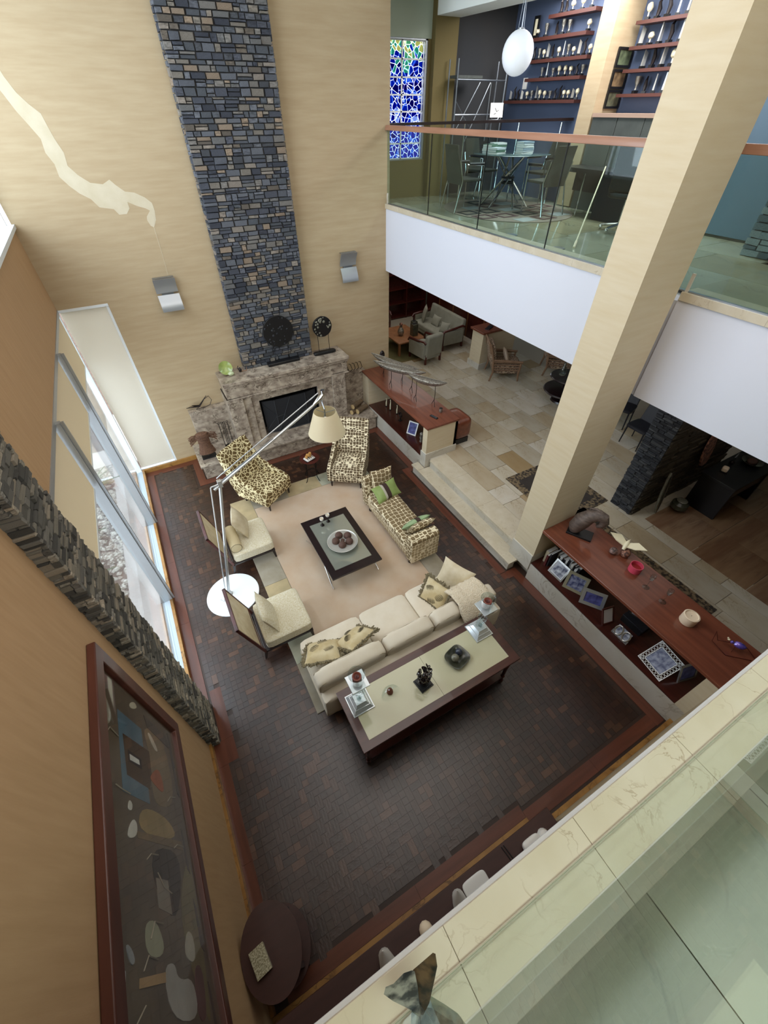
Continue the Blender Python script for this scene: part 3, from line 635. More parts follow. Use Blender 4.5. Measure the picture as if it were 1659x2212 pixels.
mat('green_silk', '#93a866', .4, 0, ('#81964f', 8, (1, 1, 1), .2)); mat('pale_green_silk', '#9fb58c', .4, 0, ('#88a377', 8, (1, 1, 1), .2)); mat('band_brown', '#3b2822', .7); mat('band_silver', '#b7b3a4', .5)
mat('leaf_print', '#d3c4a0', .8, 0, ('#c1ad82', 5, (1, 1, 1), .1)); mat('leaf_line', '#544a32', .8); mat('fringe', '#6a604a', .95, 0, ('#94886a', 60, (1, 1, 1), .2), (80, .8, (1, 1, 1)))
mat('sheepskin', '#f0e4cd', 1, 0, ('#e0ceb0', 40, (1, 1, 1), .3), (55, 1.2, (1, 1, 1)))
mat('frosted_top', '#c6c2a2', .12, 0, spec=.5, coat=.3); translucent('lamp_shade', '#efe4c6', .35); mat('lamp_white', '#eef3f5', .25, coat=.4); mat('lamp_alu', '#c9cccd', .25, .7)
mat('smoke_glass_top', '#a3a79a', .04, .45, coat=.8); mat('candle', '#7a3c2e', .5); mat('candle_core', '#4c120e', .4)
mat('mirror_facet', '#cfd6da', .12, .35, coat=.6); mat('bronze', '#2a2322', .3, .5); mat('dark_resin', '#241a1c', .15, .3, coat=.6); mat('slate_bowl', '#4b4c3c', .25, 0, ('#2f3128', 9, (1, 1, 1), .2), coat=.5)
mat('grey_stone', '#7c7b6c', .25, 0, ('#5f5e50', 14, (1, 1, 1), .2), coat=.4); mat('blue_stone', '#2c3342', .3, coat=.3); mat('cork_ball', '#5f463c', .8, 0, ('#48332b', 14, (1, 1, 1), .3), (30, .4, (1, 1, 1))); mat('silver_leaf', '#c6c6c0', .3, .5)
mat('white_ceramic', '#e8e4dc', .35); mat('ivory', '#e7ddbc', .4); mat('paper', '#e4e2dc', .7); mat('candle_white', '#efdcc0', .5); mat('pink_wax', '#d04a63', .45); mat('pink_inner', '#8d1a1c', .6)
# ---- rug ----
rg = thing('area_rug', 'large beige rug with patchwork border under the sofa and coffee table', 'rug', (1.66, 4.55, 0))
b = B(); b.box(-1.47, 1.48, -2.35, 2.33, .001, .012); obj('backing', b, 'rug_patch_grey', rg)
b = B(); b.box(-1.07, 1.13, -1.95, 1.93, .012, .02); obj('field', b, 'rug_beige', rg, bevel=.003)
rr = random.Random(2)
for k in range(6):
    y0 = -2.35+k*.78; 
    for x0, x1 in ((-1.47, -1.08), (1.14, 1.48)):
        b = B(); b.box(x0, x1, y0+.002, y0+.778, .012, .019); obj('border_patch', b, ['rug_patch_grey', 'rug_patch_gold', 'rug_patch_green'][(k*2+(x0 > 0)) % 3], rg, bevel=.003)
for k in range(3):
    x0 = -1.08+k*.74
    for y0, y1 in ((-2.35, -1.96), (1.94, 2.33)):
        b = B(); b.box(x0+.002, x0+.738, y0, y1, .012, .019); obj('border_patch', b, ['rug_patch_green', 'rug_patch_grey', 'rug_patch_gold'][(k+(y0 > 0)) % 3], rg, bevel=.003)
# ---- sofa ----
so = thing('sofa', 'long cream three-seat sofa with loose back cushions backing onto the console', 'sofa', (1.72, 2.56, .02))
b = B(); b.box(-1.43, 1.38, -.5, .46, .09, .27); obj('base', b, 'sofa_side', so, bevel=.02)
b = B(); b.soft(-1.43, 1.38, -.53, -.34, .12, .60, 9, 8); obj('back_frame', b, 'sofa_linen', so)
for x in (-1.33, 1.28):
    for y in (-.42, .38): b = B(); b.box(x-.04, x+.04, y-.04, y+.04, 0, .09); obj('foot', b, 'espresso_wood', so)
for k, (x0, x1) in enumerate(((-1.42, -.50), (-.495, .29), (.295, 1.38))):
    b = B(); b.soft(x0, x1, -.34, .50, .26, .44, 12, 10, .025); obj('seat_cushion', b, 'sofa_linen', so, bevel=0)
for k, (x0, x1) in enumerate(((-1.43, -.47), (-.46, .28), (.29, .74), (.75, 1.36))):
    b = B(); b.M = Matrix.Translation(((x0+x1)/2, -.26, .62)) @ Matrix.Rotation(math.radians(9), 4, 'X'); b.soft(-(x1-x0)/2, (x1-x0)/2, -.12, .12, -.2, .2, 6, 10, .03); cu = obj('back_cushion', b, 'sofa_linen', so)
    b = B(); b.M = Matrix.Translation(((x0+x1)/2, -.26, .62)) @ Matrix.Rotation(math.radians(9), 4, 'X'); w2 = (x1-x0)/2
    for y in (-.09, .09): b.tube([(-w2*.98, y, -.1), (-w2*.97, y, .12), (-w2*.86, y*1.0, .185), (-w2*.5, y, .205), (0, y, .212), (w2*.5, y, .205), (w2*.86, y, .185), (w2*.97, y, .12), (w2*.98, y, -.1)], .005, 5)
    obj('piping', b, 'sofa_piping', cu)
def throw_pillow(label, loc, rot, w, h, t, m, name='throw_pillow', fringe=False, leaf=False, band=False, grp=None, matf=None):
    b = B(); b.pillow(w, h, t, matf=matf); o = thing(name, label, 'cushion', loc); o.rotation_euler = rot
    if grp: o['group'] = grp
    obj('cover', b, m, o)
    if fringe:
        b = B(); rr = random.Random(int(loc[0]*50)); n = 150
        for k in range(n):
            q = k/n*4; s = int(q); f = q-s; e = [(f*2-1, -1), (1, f*2-1), (1-f*2, 1), (-1, 1-f*2)][s]
            x, z = e[0]*w/2*.97, e[1]*h/2*.97; dx, dz = e[0]*(.02+rr.random()*.025), e[1]*(.02+rr.random()*.025); y = (rr.random()-.5)*.03
            b.tube([(x, y*.3, z), (x+dx*.5, y, z+dz*.5+rr.uniform(-.01, .01)), (x+dx+rr.uniform(-.02, .02), y*1.6, z+dz+rr.uniform(-.02, .02))], [.011, .013, .008], 5)
        f_ = obj('fringe', b, 'fringe', o); f_['kind'] = 'stuff'
    if leaf:
        b = B()
        for cx, cz, a in ((-.09, .07, .6), (.1, .02, .9), (.0, -.1, .4)):
            for k in range(9):
                q = (k-4)/5; L_ = .05*math.sqrt(max(0, 1-q*q)); x0, z0 = cx+q*.075*math.cos(a), cz+q*.075*math.sin(a)
                for sg in (-1, 1):
                    u, v = x0/(w/2), z0/(h/2); y = -t/2*(max(0, (1-u*u)*(1-v*v)))**.42-.001
                    b.tube([(x0-L_*math.sin(a), sg*y, z0+L_*math.cos(a)), (x0+L_*math.sin(a), sg*y, z0-L_*math.cos(a))], .0035, 4)
        obj('leaf_print', b, 'leaf_line', o)['kind'] = 'stuff'
    return o
D = math.radians
throw_pillow('leaf-print cushion with thick fringe at the left end of the sofa', (.54, 2.68, .60), (D(-60), D(4), D(160)), .48, .46, .20, 'leaf_print', fringe=True, leaf=True)
throw_pillow('leaf-print fringed cushion leaning on its twin, second from the sofa left end', (.99, 2.62, .66), (D(-50), D(-6), D(198)), .46, .44, .19, 'leaf_print', fringe=True, leaf=True)
throw_pillow('upright leaf-print fringed cushion beside the plain cushion, right side of sofa', (2.34, 2.68, .67), (D(-24), D(0), D(-72)), .42, .42, .13, 'leaf_print', fringe=True, leaf=True)
throw_pillow('plain cream cushion standing at the right end of the sofa', (2.74, 2.76, .70), (D(-26), D(6), D(-64)), .52, .5, .19, 'silk_cream')
# sheepskin over back
b = B(); rr = random.Random(9); n = 16; vs = []; fs = []
path = [(2.60, .66), (2.57, .78), (2.52, .855), (2.42, .885), (2.27, .875), (2.15, .82), (2.06, .70), (2.045, .62)]
for i in range(n+1):
    for j in range(len(path)):
        y, z = path[j]; x = 2.40+.52*i/n + (.02*math.sin(j*2.1) if i in (0, n) else 0); e = rr.uniform(-.007, .007)
        vs.append((x, y+e, z+.018+e+.004*math.sin(i*1.7)))
m_ = len(path); 
for i in range(n):
    for j in range(m_-1): fs.append((i*m_+j, i*m_+j+1, (i+1)*m_+j+1, (i+1)*m_+j))
b._add(vs, fs, 0, True); o = obj('sheepskin_throw', b, 'sheepskin'); tag(o, 'cream sheepskin throw draped over the right back of the sofa', 'throw'); mo = o.modifiers.new('s', 'SOLIDIFY'); mo.thickness = .022; mo.offset = 1
# ---- console behind sofa ----
co = thing('console_table', 'long dark wood console table with cream glass top behind the sofa', 'table', (1.58, 1.66, 0))
x, y = 1.13, .375; i_ = .115
b = B(); b.ring([(-x, -y), (x, -y), (x, y), (-x, y)], [(-x+i_, -y+i_-.02), (x-i_, -y+i_-.02), (x-i_, y-i_+.02), (-x+i_, y-i_+.02)], .725, .757); obj('top_frame', b, 'console_wood', co, bevel=.004)
for x0, x1 in ((-x+i_, .0), (.003, x-i_)):
    b = B(); b.box(x0, x1, -y+i_-.02, y-i_+.02, .735, .754); obj('glass_insert', b, 'frosted_top', co)
b = B(); b.ring([(-x+.05, -y+.05), (x-.05, -y+.05), (x-.05, y-.05), (-x+.05, y-.05)], [(-x+.07, -y+.07), (x-.07, -y+.07), (x-.07, y-.07), (-x+.07, y-.07)], .64, .725); obj('apron', b, 'console_wood', co)
b = B(); b.box(-x+.06, x-.06, -y+.06, y-.06, .15, .175); obj('lower_shelf', b, 'console_wood', co)
for sx in (-1, 1):
    for sy in (-1, 1):
        b = B(); b.lathe([(.028, 0), (.034, .05), (.022, .09), (.02, .14), (.032, .17), (.02, .2), (.026, .4), (.034, .56), (.02, .6), (.034, .64)], (sx*(x-.08), sy*(y-.08), 0), 14); obj('leg', b, 'console_wood', co)
def candlestick(label, x, y):
    t = thing('candle_holder', label, 'candle holder', (x, y, .758))
    b = B(); s = .135
    for z0, z1, a, c in ((0, .012, s, s), (.012, .05, s-.01, .095), (.05, .062, .095, .095), (.062, .10, .09, .06), (.10, .115, .062, .062)):
        b.hexa([(-a, -a, z0), (a, -a, z0), (a, a, z0), (-a, a, z0), (-c, -c, z1), (c, -c, z1), (c, c, z1), (-c, c, z1)])
    obj('base', b, 'mirror_facet', t)
    b = B(); b.lathe([(.02, .115), (.03, .14), (.018, .17)], (0,0,0), 14)
    b.tube([(0, -.005, .16), (-.06, 0, .2), (-.055, 0, .28), (.0, 0, .33), (.06, 0, .39), (.055, 0, .46), (0, 0, .5)], [.022, .03, .028, .026, .028, .026, .022], 10)
    b.tube([(0, .005, .16), (.06, 0, .2), (.055, 0, .28), (.0, 0, .33), (-.06, 0, .39), (-.055, 0, .46), (0, 0, .5)], [.022, .03, .028, .026, .028, .026, .022], 10)
    b.lathe([(.035, .49), (.045, .52), (.05, .575)], (0,0,0), 14); obj('twisted_stem', b, 'clear_glass', t)
    b = B(); b.box(-.105, .105, -.105, .105, .575, .590); obj('top_plate', b, 'mirror_facet', t, bevel=.003)
    b = B(); b.lathe([(.064, .592), (.067, .60), (.09, .76), (.094, .768), (.088, .762), (.063, .605), (0, .604)], (0,0,0), 24); obj('glass_cup', b, 'clear_glass', t)
    b = B(); b.lathe([(.052, .605), (.052, .715), (.04, .718), (.026, .70), (0, .695)], (0,0,0), 20); c = obj('pillar_candle', b, 'candle', t)
    b = B(); b.lathe([(.0, .694), (.026, .701), (.024, .706), (0, .70)], (0,0,0), 12); b.tube([(0, 0, .695), (0, .002, .72)], .002, 5); obj('wick', b, 'candle_core', c)
candlestick('tall mirrored candle holder with brown candle at the left end of the console', .655, 1.80)
candlestick('tall mirrored candle holder with brown candle by the sheepskin, right console end', 2.485, 1.86)
# console ornaments
t = thing('knot_sculpture', 'dark twisted knot sculpture on a black square base on the console', 'sculpture', (1.44, 1.62, .758), .12)
b = B(); b.box(-.09, .09, -.09, .09, 0, .012); b.box(-.075, .075, -.075, .075, .012, .03); obj('base', b, 'black', t, bevel=.002)
b = B(); rr = random.Random(5); b.tube([(0, 0, .03), (0, 0, .12)], [.03, .02], 8)
for k in range(60):
    a = rr.random()*6.28; z = rr.uniform(.06, .36); R0 = .03+.075*math.sin(min(1, (z-.04)/.3)*PI*.7); c = (R0*math.cos(a)*rr.random()**.4, R0*math.sin(a)*.6, z); r = rr.uniform(.012, .024); n1 = Vector((rr.random()-.5, rr.random()-.5, rr.random()-.5)).normalized(); n2 = n1.orthogonal().normalized(); n3 = n1.cross(n2)
    b.tube([tuple(Vector(c)+r*(math.cos(q/8*6.283)*n2+math.sin(q/8*6.283)*n3)) for q in range(9)], .0075, 5)
b.ball((0, 0, .2), .05, 10, sq=(1, .6, 2)); obj('knot', b, 'dark_resin', t)
t = thing('stone_bowl', 'rounded square dark stone bowl holding two stone balls on the console', 'bowl', (1.99, 1.68, .758), .25)
b = B(); prof = []
for lvl, s, z in ((0, .09, 0), (1, .135, .03), (2, .15, .055), (3, .14, .055), (4, .11, .03), (5, .05, .022)):
    prof.append([(s*(abs(math.cos(q/24*2*PI))**.55)*(1 if math.cos(q/24*2*PI) >= 0 else -1), s*.9*(abs(math.sin(q/24*2*PI))**.55)*(1 if math.sin(q/24*2*PI) >= 0 else -1), z) for q in range(24)])
vs = [p for r in prof for p in r]; b._add(vs, [(i*24+k, i*24+(k+1) % 24, (i+1)*24+(k+1) % 24, (i+1)*24+k) for i in range(5) for k in range(24)]+[tuple(range(24))[::-1], tuple(range(120, 144))], 0, True); obj('bowl_shell', b, 'slate_bowl', t)
b = B(); b.ball((0, 0, 0), .052, 18); tag(obj('stone_ball', b, 'grey_stone', loc=(1.945, 1.67, .842)), 'speckled grey stone ball in the square bowl on the console', 'ball')
b = B(); b.ball((0, 0, 0), .047, 18); tag(obj('stone_ball', b, 'blue_stone', loc=(2.035, 1.715, .837)), 'dark blue stone ball in the square bowl on the console', 'ball')
t = thing('glass_shell', 'clear glass half-dome with small red striped figure inside, on the console', 'ornament', (1.03, 1.73, .758))
b = B(); vs = []; n = 14
for i in range(n+1):
    for j in range(7): a = PI*i/n; q = j/6*PI*.48; r = .12*math.cos(q); vs.append((r*math.cos(a), -.03+r*math.sin(a)*.8, .11*math.sin(q)*1.3+.003))
b._add(vs, [(i*7+j, i*7+j+1, (i+1)*7+j+1, (i+1)*7+j) for i in range(n) for j in range(6)], 0, True); obj('dome', b, 'clear_glass', t)
b = B(); b.lathe([(.04, .003), (.036, .04), (.014, .10), (0, .12)], (0, 0, 0), 12); fg = obj('figure', b, 'candle', t)
b = B()
for z in (.02, .042, .064): b.lathe([(.041-.28*z, z-.004), (.043-.28*z, z), (.041-.28*z, z+.004)], (0, 0, 0), 12)
obj('stripes', b, 'white_ceramic', fg)
# ---- coffee table ----
ct = thing('coffee_table', 'low dark wood coffee table with mirrored glass top and chrome legs', 'table', (1.62, 4.54, .02))
b = B(); b.ring([(-.45, -.72), (.45, -.72), (.45, .72), (-.45, .72)], [(-.335, -.565), (.335, -.565), (.335, .575), (-.335, .575)], .375, .405); obj('top_frame', b, 'espresso_wood', ct, bevel=.003)
b = B(); b.box(-.337, .337, -.567, .577, .385, .398); obj('glass_top', b, 'smoke_glass_top', ct)
for sx in (-1, 1):
    for sy in (-1, 1):
        b = B(); b.tube([(sx*.40, sy*.05, .372), (sx*.43, sy*.62, .012)], .013, 10); obj('leg', b, 'chrome', ct)
    b = B(); b.box(sx*.43-.006, sx*.43+.006, -.70, .70, .36, .375); obj('side_rail', b, 'chrome', ct)
t = thing('glass_bowl', 'round clear cut-glass bowl on the coffee table', 'bowl', (1.635, 4.44, .427))
b = B(); b.lathe([(.08, 0), (.12, .006), (.20, .04), (.255, .075), (.262, .078), (.25, .07), (.19, .034), (.10, .012), (0, .01)], (0,0,0), 36); obj('bowl_shell', b, 'clear_glass', t)
b = B(); b.lathe([(.225, .062), (.256, .081), (.264, .079), (.257, .072)], (0,0,0), 36); obj('rim', b, 'silver_leaf', t)
for k, (x, y) in enumerate(((-.11, .03), (-.01, .125), (.12, .05), (.09, -.085), (-.045, -.10), (.01, .01))):
    b = B(); b.ball((0, 0, 0), .068 if k < 5 else .035, 18)
    o = obj('decor_ball', b, 'cork_ball', loc=(1.635+x, 4.44+y, .427+.094-(.0 if k < 5 else .025)))
    tag(o, ['leftmost brown cork-textured ball', 'brown ball at the back', 'brown ball at the back right', 'brown ball at the front right', 'brown ball at the front left', 'small brown pod in the middle'][k]+' in the glass bowl on the coffee table', 'ball', 'brown balls in the glass bowl')
def goblet(label, x, y):
    t = thing('tealight_holder', label, 'candle holder', (x, y, .427))
    b = B(); b.lathe([(.036, 0), (.036, .004), (.03, .012), (.02, .03), (.006, .05), (.005, .13)], (0,0,0), 18); obj('stem', b, 'bronze', t)
    b = B(); b.lathe([(.005, .13), (.03, .135), (.036, .15), (.036, .178), (.033, .178), (.03, .155), (0, .153)], (0,0,0), 18); c = obj('cup', b, 'white_ceramic', t)
    b = B(); b.lathe([(.024, .1535), (.024, .168), (0, .168)], (0,0,0), 12); obj('tealight', b, 'pink_wax' if 0 else 'silk_cream', c)
goblet('left of two small dark stemmed tealight holders on the coffee table', 1.50, 5.02)
goblet('right of two small dark stemmed tealight holders on the coffee table', 1.63, 5.06)
# ---- slipper chairs ----
def slipper(label, x, y):
    t = thing('slipper_chair', label, 'chair', (x, y, .02))
    for sx, sy in ((.33, -.33), (.33, .33), (-.36, -.33), (-.36, .33)):
        b = B(); k = -.04 if sx < 0 else .02; b.hexa([(sx-.014+k, sy-.014, 0), (sx+.014+k, sy-.014, 0), (sx+.014+k, sy+.014, 0), (sx-.014+k, sy+.014, 0), (sx-.026, sy-.026, .22), (sx+.026, sy-.026, .22), (sx+.026, sy+.026, .22), (sx-.026, sy+.026, .22)]); obj('leg', b, 'espresso_wood', t)
    b = B(); b.box(-.37, .36, -.37, .37, .2, .235); obj('seat_frame', b, 'espresso_wood', t, bevel=.004)
    b = B(); b.soft(-.33, .37, -.365, .365, .235, .42, 14, 10, .012); obj('seat', b, 'cream_weave', t)
    dx, dz = -.24, .84; L_ = math.hypot(dx, dz); M0 = Matrix.Translation((-.36, 0, .20)) @ Matrix.Rotation(math.atan2(dx, dz), 4, 'Y')
    b = B(); b.M = M0
    for s in (-1, 1): b.box(-.02, .02, s*.37-.025*(s > 0), s*.37+.025*(s < 0), 0, .84)
    b.box(-.022, .022, -.37, .37, .81, .84); b.box(-.02, .02, -.345, .345, .15, .19); bf = obj('back_frame', b, 'red_brown_wood', t, bevel=.004)
    b = B(); b.M = M0; b.box(-.008, .012, -.345, .345, .19, .81); obj('back_panel', b, 'silk_cream', t)
    return t
slipper('cream slipper chair with dark wood back, farther one by the floor lamp', .23, 5.42)
slipper('cream slipper chair with dark wood back, nearer one touching the sofa end', .23, 3.63)
throw_pillow('cream damask cushion standing on the farther slipper chair', (.20, 5.56, .67), (D(-24), 0, D(78)), .48, .46, .16, 'silk_cream')
b = B(); b.lathe([(0, -.26), (.085, -.255), (.095, -.24), (.095, .24), (.085, .255), (0, .26)], (0,0,0), 20)
o = thing('bolster_pillow', 'round bolster pillow along the back of the farther slipper chair', 'cushion', (.0, 5.37, .535)); o.rotation_euler = (PI/2, 0, 0); obj('cover', b, 'bolster', o)
b = B()
for z in (-.25, .25): b.tube([(.09*math.cos(q/16*2*PI), .09*math.sin(q/16*2*PI), z) for q in range(17)], .004, 5)
obj('piping', b, 'leaf_line', o)
throw_pillow('cream textured square cushion leaning on the nearer slipper chair back', (.07, 3.60, .66), (D(-20), 0, D(86)), .52, .48, .15, 'cream_weave')
# ---- patterned lounge armchairs ----
def armchair(label, x, y, rz, m, side):
    t = thing('armchair', label, 'armchair', (x, y, .012), rz)
    for sx, sy in ((-.31, -.33), (.31, -.33), (-.29, .30), (.29, .30)):
        b = B(); b.lathe([(.014, 0), (.026, .17)], (sx, sy, 0), 10); obj('leg', b, 'espresso_wood', t)
    b = B(); b.hexa([(-.36, -.37, .16), (.36, -.37, .16), (.33, .36, .16), (-.33, .36, .16), (-.37, -.38, .31), (.37, -.38, .31), (.35, .45, .31), (-.35, .45, .31)]); obj('base', b, m, t, bevel=.02, seg=3)
    b = B(); b.soft(-.32, .32, -.39, .32, .30, .45, 8, 10, .03); obj('seat_cushion', b, m, t)
    b = B(); b.hexa([(-.33, .28, .34), (.33, .28, .34), (.33, .46, .30), (-.33, .46, .30), (-.31, .56, 1.16), (.31, .56, 1.16), (.31, .65, 1.13), (-.31, .65, 1.13)]); obj('backrest', b, m, t, bevel=.035, seg=4)
    for s in (-1, 1):
        b = B(); xa, xb = s*.30, s*.385
        P = [(-.38, .16), (.38, .16), (.50, .42), (.65, 1.10), (.58, 1.15), (.44, .90), (.28, .66), (.0, .56), (-.28, .49), (-.38, .43)]
        b.prism([(p[0], p[1]) for p in P], min(xa, xb), max(xa, xb), axis='X'); obj('wing_arm', b, side, t, bevel=.025, seg=3)
    return t
armchair('armchair in brown giraffe-patch fabric under the floor lamp arm', .93, 6.73, math.radians(34), 'giraffe', 'giraffe')
armchair('armchair in small brown squares fabric, right of the small round table', 2.70, 6.47, math.radians(-36), 'giraffe_dots', 'giraffe_dots')
# ---- chaise ----
c_ = thing('chaise_bench', 'long bench in brown and cream labyrinth fabric with two rolled ends', 'bench', (2.86, 4.58, .012))
for sx in (-.24, .22):
    for sy in (-.78, .72): b = B(); b.lathe([(.02, 0), (.034, .03), (.026, .11)], (sx, sy, 0), 10); obj('foot', b, 'espresso_wood', c_)
b = B(); b.soft(-.28, .25, -.80, .86, .10, .30, 12, 10); obj('base', b, 'labyrinth_back', c_)
b = B(); b.soft(-.28, .25, -.72, .80, .28, .43, 10, 10, .015); obj('seat', b, 'labyrinth', c_)
b = B(); b.prism([(-.88, .1), (-.70, .1), (-.70, .5), (-.68, .6), (-.72, .66), (-.82, .67), (-.9, .62), (-.88, .52)], -.29, .27, axis='X'); obj('rolled_end', b, 'labyrinth', c_, bevel=.03, seg=4)
b = B(); b.box(-.285, .265, -.89, -.875, .1, .55); obj('end_panel', b, 'labyrinth_back', c_, bevel=.005)
b = B(); b.prism([(.78, .1), (.95, .1), (1.0, .5), (1.02, .68), (.96, .74), (.86, .72), (.82, .55)], -.29, .27, axis='X'); obj('rolled_end', b, 'labyrinth', c_, bevel=.03, seg=4)
band = lambda u, v: 2 if .42 < u < .56 else (1 if .36 < u < .60 else 0)
throw_pillow('labyrinth-fabric cushion leaning on the far end of the patterned bench', (2.93, 5.40, .66), (D(-14), 0, D(-4)), .46, .44, .13, 'labyrinth')
throw_pillow('bright green silk lumbar cushion with brown band on the patterned bench', (2.89, 5.14, .56), (D(-48), D(0), D(10)), .56, .34, .14, ['green_silk', 'band_silver', 'band_brown'], matf=band)
throw_pillow('pale green silk lumbar cushion with brown band near the near end of the bench', (2.94, 4.16, .56), (D(38), D(0), D(6)), .52, .30, .14, ['pale_green_silk', 'pale_green_silk', 'band_brown'], matf=band)
throw_pillow('labyrinth-fabric cushion leaning on the near rolled end of the bench', (2.93, 4.0, .62), (D(34), 0, D(4)), .50, .36, .15, 'labyrinth')
# ---- small round table ----
st = thing('side_table', 'small round wooden table with curved iron legs between the patterned armchairs', 'table', (1.99, 6.84, .0))
b = B(); b.lathe([(0, .535), (.2, .535), (.21, .545), (.21, .555), (0, .56)], (0,0,0), 32); obj('tabletop', b, 'red_brown_wood', st)
for k in range(4):
    a = k*PI/2+.5; c, s = math.cos(a), math.sin(a); b = B()
    b.tube([(c*r, s*r, z) for r, z in ((.15, .535), (.17, .45), (.13, .3), (.14, .12), (.19, .03), (.215, .012))], .008, 8); obj('leg', b, 'black_metal', st)
b = B(); b.tube([(.135*math.cos(q/20*2*PI), .135*math.sin(q/20*2*PI), .16) for q in range(21)], .006, 6); obj('ring_brace', b, 'black_metal', st)
for k, (w_, h_, a, m) in enumerate(((.22, .16, .2, 'espresso_wood'), (.20, .15, .35, 'paper'), (.19, .14, .28, 'white_ceramic'))):
    t = thing('magazine', ['dark magazine at the bottom of the pile on the small round table', 'striped magazine in the middle of the pile on the small round table', 'white magazine on top of the pile on the small round table'][k], 'magazine', (1.97, 6.80, .561+.0125*k), a)
    b = B(); b.box(-w_/2, w_/2, -h_/2, h_/2, 0, .012); obj('cover', b, m, t, bevel=.002); b = B()
    for q in range(4): b.box(-w_/2+.03+q*.045, -w_/2+.045+q*.045, -h_/2+.01, h_/2-.01, .0118, .0123)
    obj('print', b, 'black', t)
mat('dried_pod', '#c99a55', .7, 0, ('#b07c3c', 20, (1, 1, 1), .2))
t = thing('pod_ornament', 'cluster of yellow dried pods on the magazines of the small round table', 'ornament', (1.96, 6.80, .5985))
for k, (x, y, z) in enumerate(((-.045, 0, .035), (.035, .015, .035), (-.005, .045, .038), (.0, -.01, .075), (.055, .05, .06))):
    b = B(); b.ball((x, y, z), .034, 10, rough=.15, seed=k); obj('pod', b, 'dried_pod', t)
# ---- floor lamp ----
fl_ = thing('floor_lamp', 'giant white and aluminium jointed floor lamp reaching over the armchair', 'lamp', (-.31, 4.66, .0))
b = B(); b.lathe([(0, 0), (.415, 0), (.425, .008), (.42, .02), (.0, .035)], (0,0,0), 48); obj('base', b, 'lamp_white', fl_)
O = Vector((-.31, 4.66, 0)); Bp = Vector((-.36, 4.68, .035))-O; E = Vector((.103, 4.879, 2.1))-O; J = Vector((1.90, 5.35, 2.72))-O
b = B(); b.lathe([(.06, .03), (.045, .05), (.03, .12)], tuple(Bp*Vector((1,1,0))), 16); obj('socket', b, 'lamp_alu', fl_)
b = B(); b.tube([Bp+Vector((0,0,.05)), E], .022, 12); obj('lower_arm', b, 'lamp_alu', fl_)
side = Vector((-.13, -.02, 0))
b = B(); b.tube([Bp+Vector((-.05, 0, .07)), E+side], .009, 8); obj('tension_rod', b, 'lamp_alu', fl_)
b = B(); b.tube([Bp+Vector((-.02, -.05, .07)), E.lerp(Bp, .55)+Vector((-.03, -.03, 0)), E.lerp(Bp, .45)], .006, 8); obj('tension_rod', b, 'steel', fl_)
b = B(); b.tube([E+side, E+Vector((.0, 0, .0)), E+Vector((.05, 0, .06))], .012, 8); b.box(E.x-.03, E.x+.03, E.y-.03, E.y+.03, E.z-.05, E.z+.06); obj('elbow_joint', b, 'lamp_alu', fl_, bevel=.006)
b = B(); b.tube([E+Vector((-.10, -.02, -.06)), J+Vector((-.03, 0, -.04))], .021, 12); obj('upper_arm', b, 'lamp_alu', fl_)
b = B(); b.tube([E+Vector((-.02, 0, .10)), J+Vector((-.06, 0, .07))], .008, 8); obj('tension_rod', b, 'lamp_alu', fl_)
b = B(); b.tube([E+Vector((-.10, .0, -.03)), E.lerp(J, .5)+Vector((0, 0, -.0)), ], .006, 8); obj('tension_rod', b, 'steel', fl_)
b = B(); b.tube([J+Vector((-.16, -.04, -.08)), J+Vector((-.05, -.01, -.02)), J+Vector((.02, 0, .03)), J+Vector((.01, 0, .10))], [.022, .045, .035, .03], 12); obj('head_joint', b, 'chrome', fl_)
S = Vector((1.855, 5.19, 0))-O
b = B(); b.tube([J+Vector((0, 0, .0)), Vector((S.x+.01, S.y+.1, 2.66)), Vector((S.x, S.y, 2.60)), Vector((S.x, S.y, 2.48))], .009, 8)
for k in range(3): a = k*2.1; b.tube([(S.x, S.y, 2.54), (S.x+.165*math.cos(a), S.y+.165*math.sin(a), 2.54)], .004, 6)
obj('shade_carrier', b, 'steel', fl_)
b = B(); b.lathe([(.29, 2.19), (.168, 2.56), (.165, 2.56), (.286, 2.19), (.29, 2.19)], (S.x, S.y, 0), 48); obj('lamp_shade', b, 'lamp_shade', fl_)
b = B(); b.ball((S.x, S.y, 2.42), .035, 12, sq=(1, 1, 1.4)); obj('bulb', b, 'white_ceramic', fl_)
b = B(); b.tube([Bp+Vector((-.1, -.12, -.012)), Bp+Vector((-.16, -.05, .0)), Bp+Vector((-.08, -.02, .02)), Bp+Vector((-.12, -.13, -.012)), Bp+Vector((-.03, -.15, -.012)), Bp+Vector((.02, -.1, .03))], .004, 6); obj('cable', b, 'steel', fl_)
# ================= low cabinets beside the steps =================
def cabinet(label, y0, y1, xb, post, endb):
    t = thing('low_cabinet', label, 'cabinet', (4.2, y0, 0)); L_ = y1-y0
    b = B(); b.box(0, .12, 0, L_, 0, .385); obj('plinth', b, 'plinth_marble', t)
    b = B(); b.box(.0, xb, post, L_-endb, .385, .405); obj('shelf', b, 'shelf_wood', t)
    b = B(); b.box(.12, xb, 0.001, L_-.001, .385 if 0 else .0, .384); obj('base', b, 'cream_paper', t)
    b = B(); b.box(xb-.06, xb, 0, L_, .405, 1.15); obj('back_panel', b, 'gold_paper', t)
    if post: b = B(); b.box(.0, xb, 0, post, .385, 1.15); obj('end_wall', b, 'cream_paper', t)
    if endb: b = B(); b.box(.0, xb, L_-endb, L_, .385, 1.15); obj('end_wall', b, 'cream_paper', t)
    b = B(); b.box(-.02, xb+.02, -.02 if post else 0, L_, 1.15, 1.2); obj('top', b, 'cabinet_wood', t, bevel=.008, seg=3)
    return t
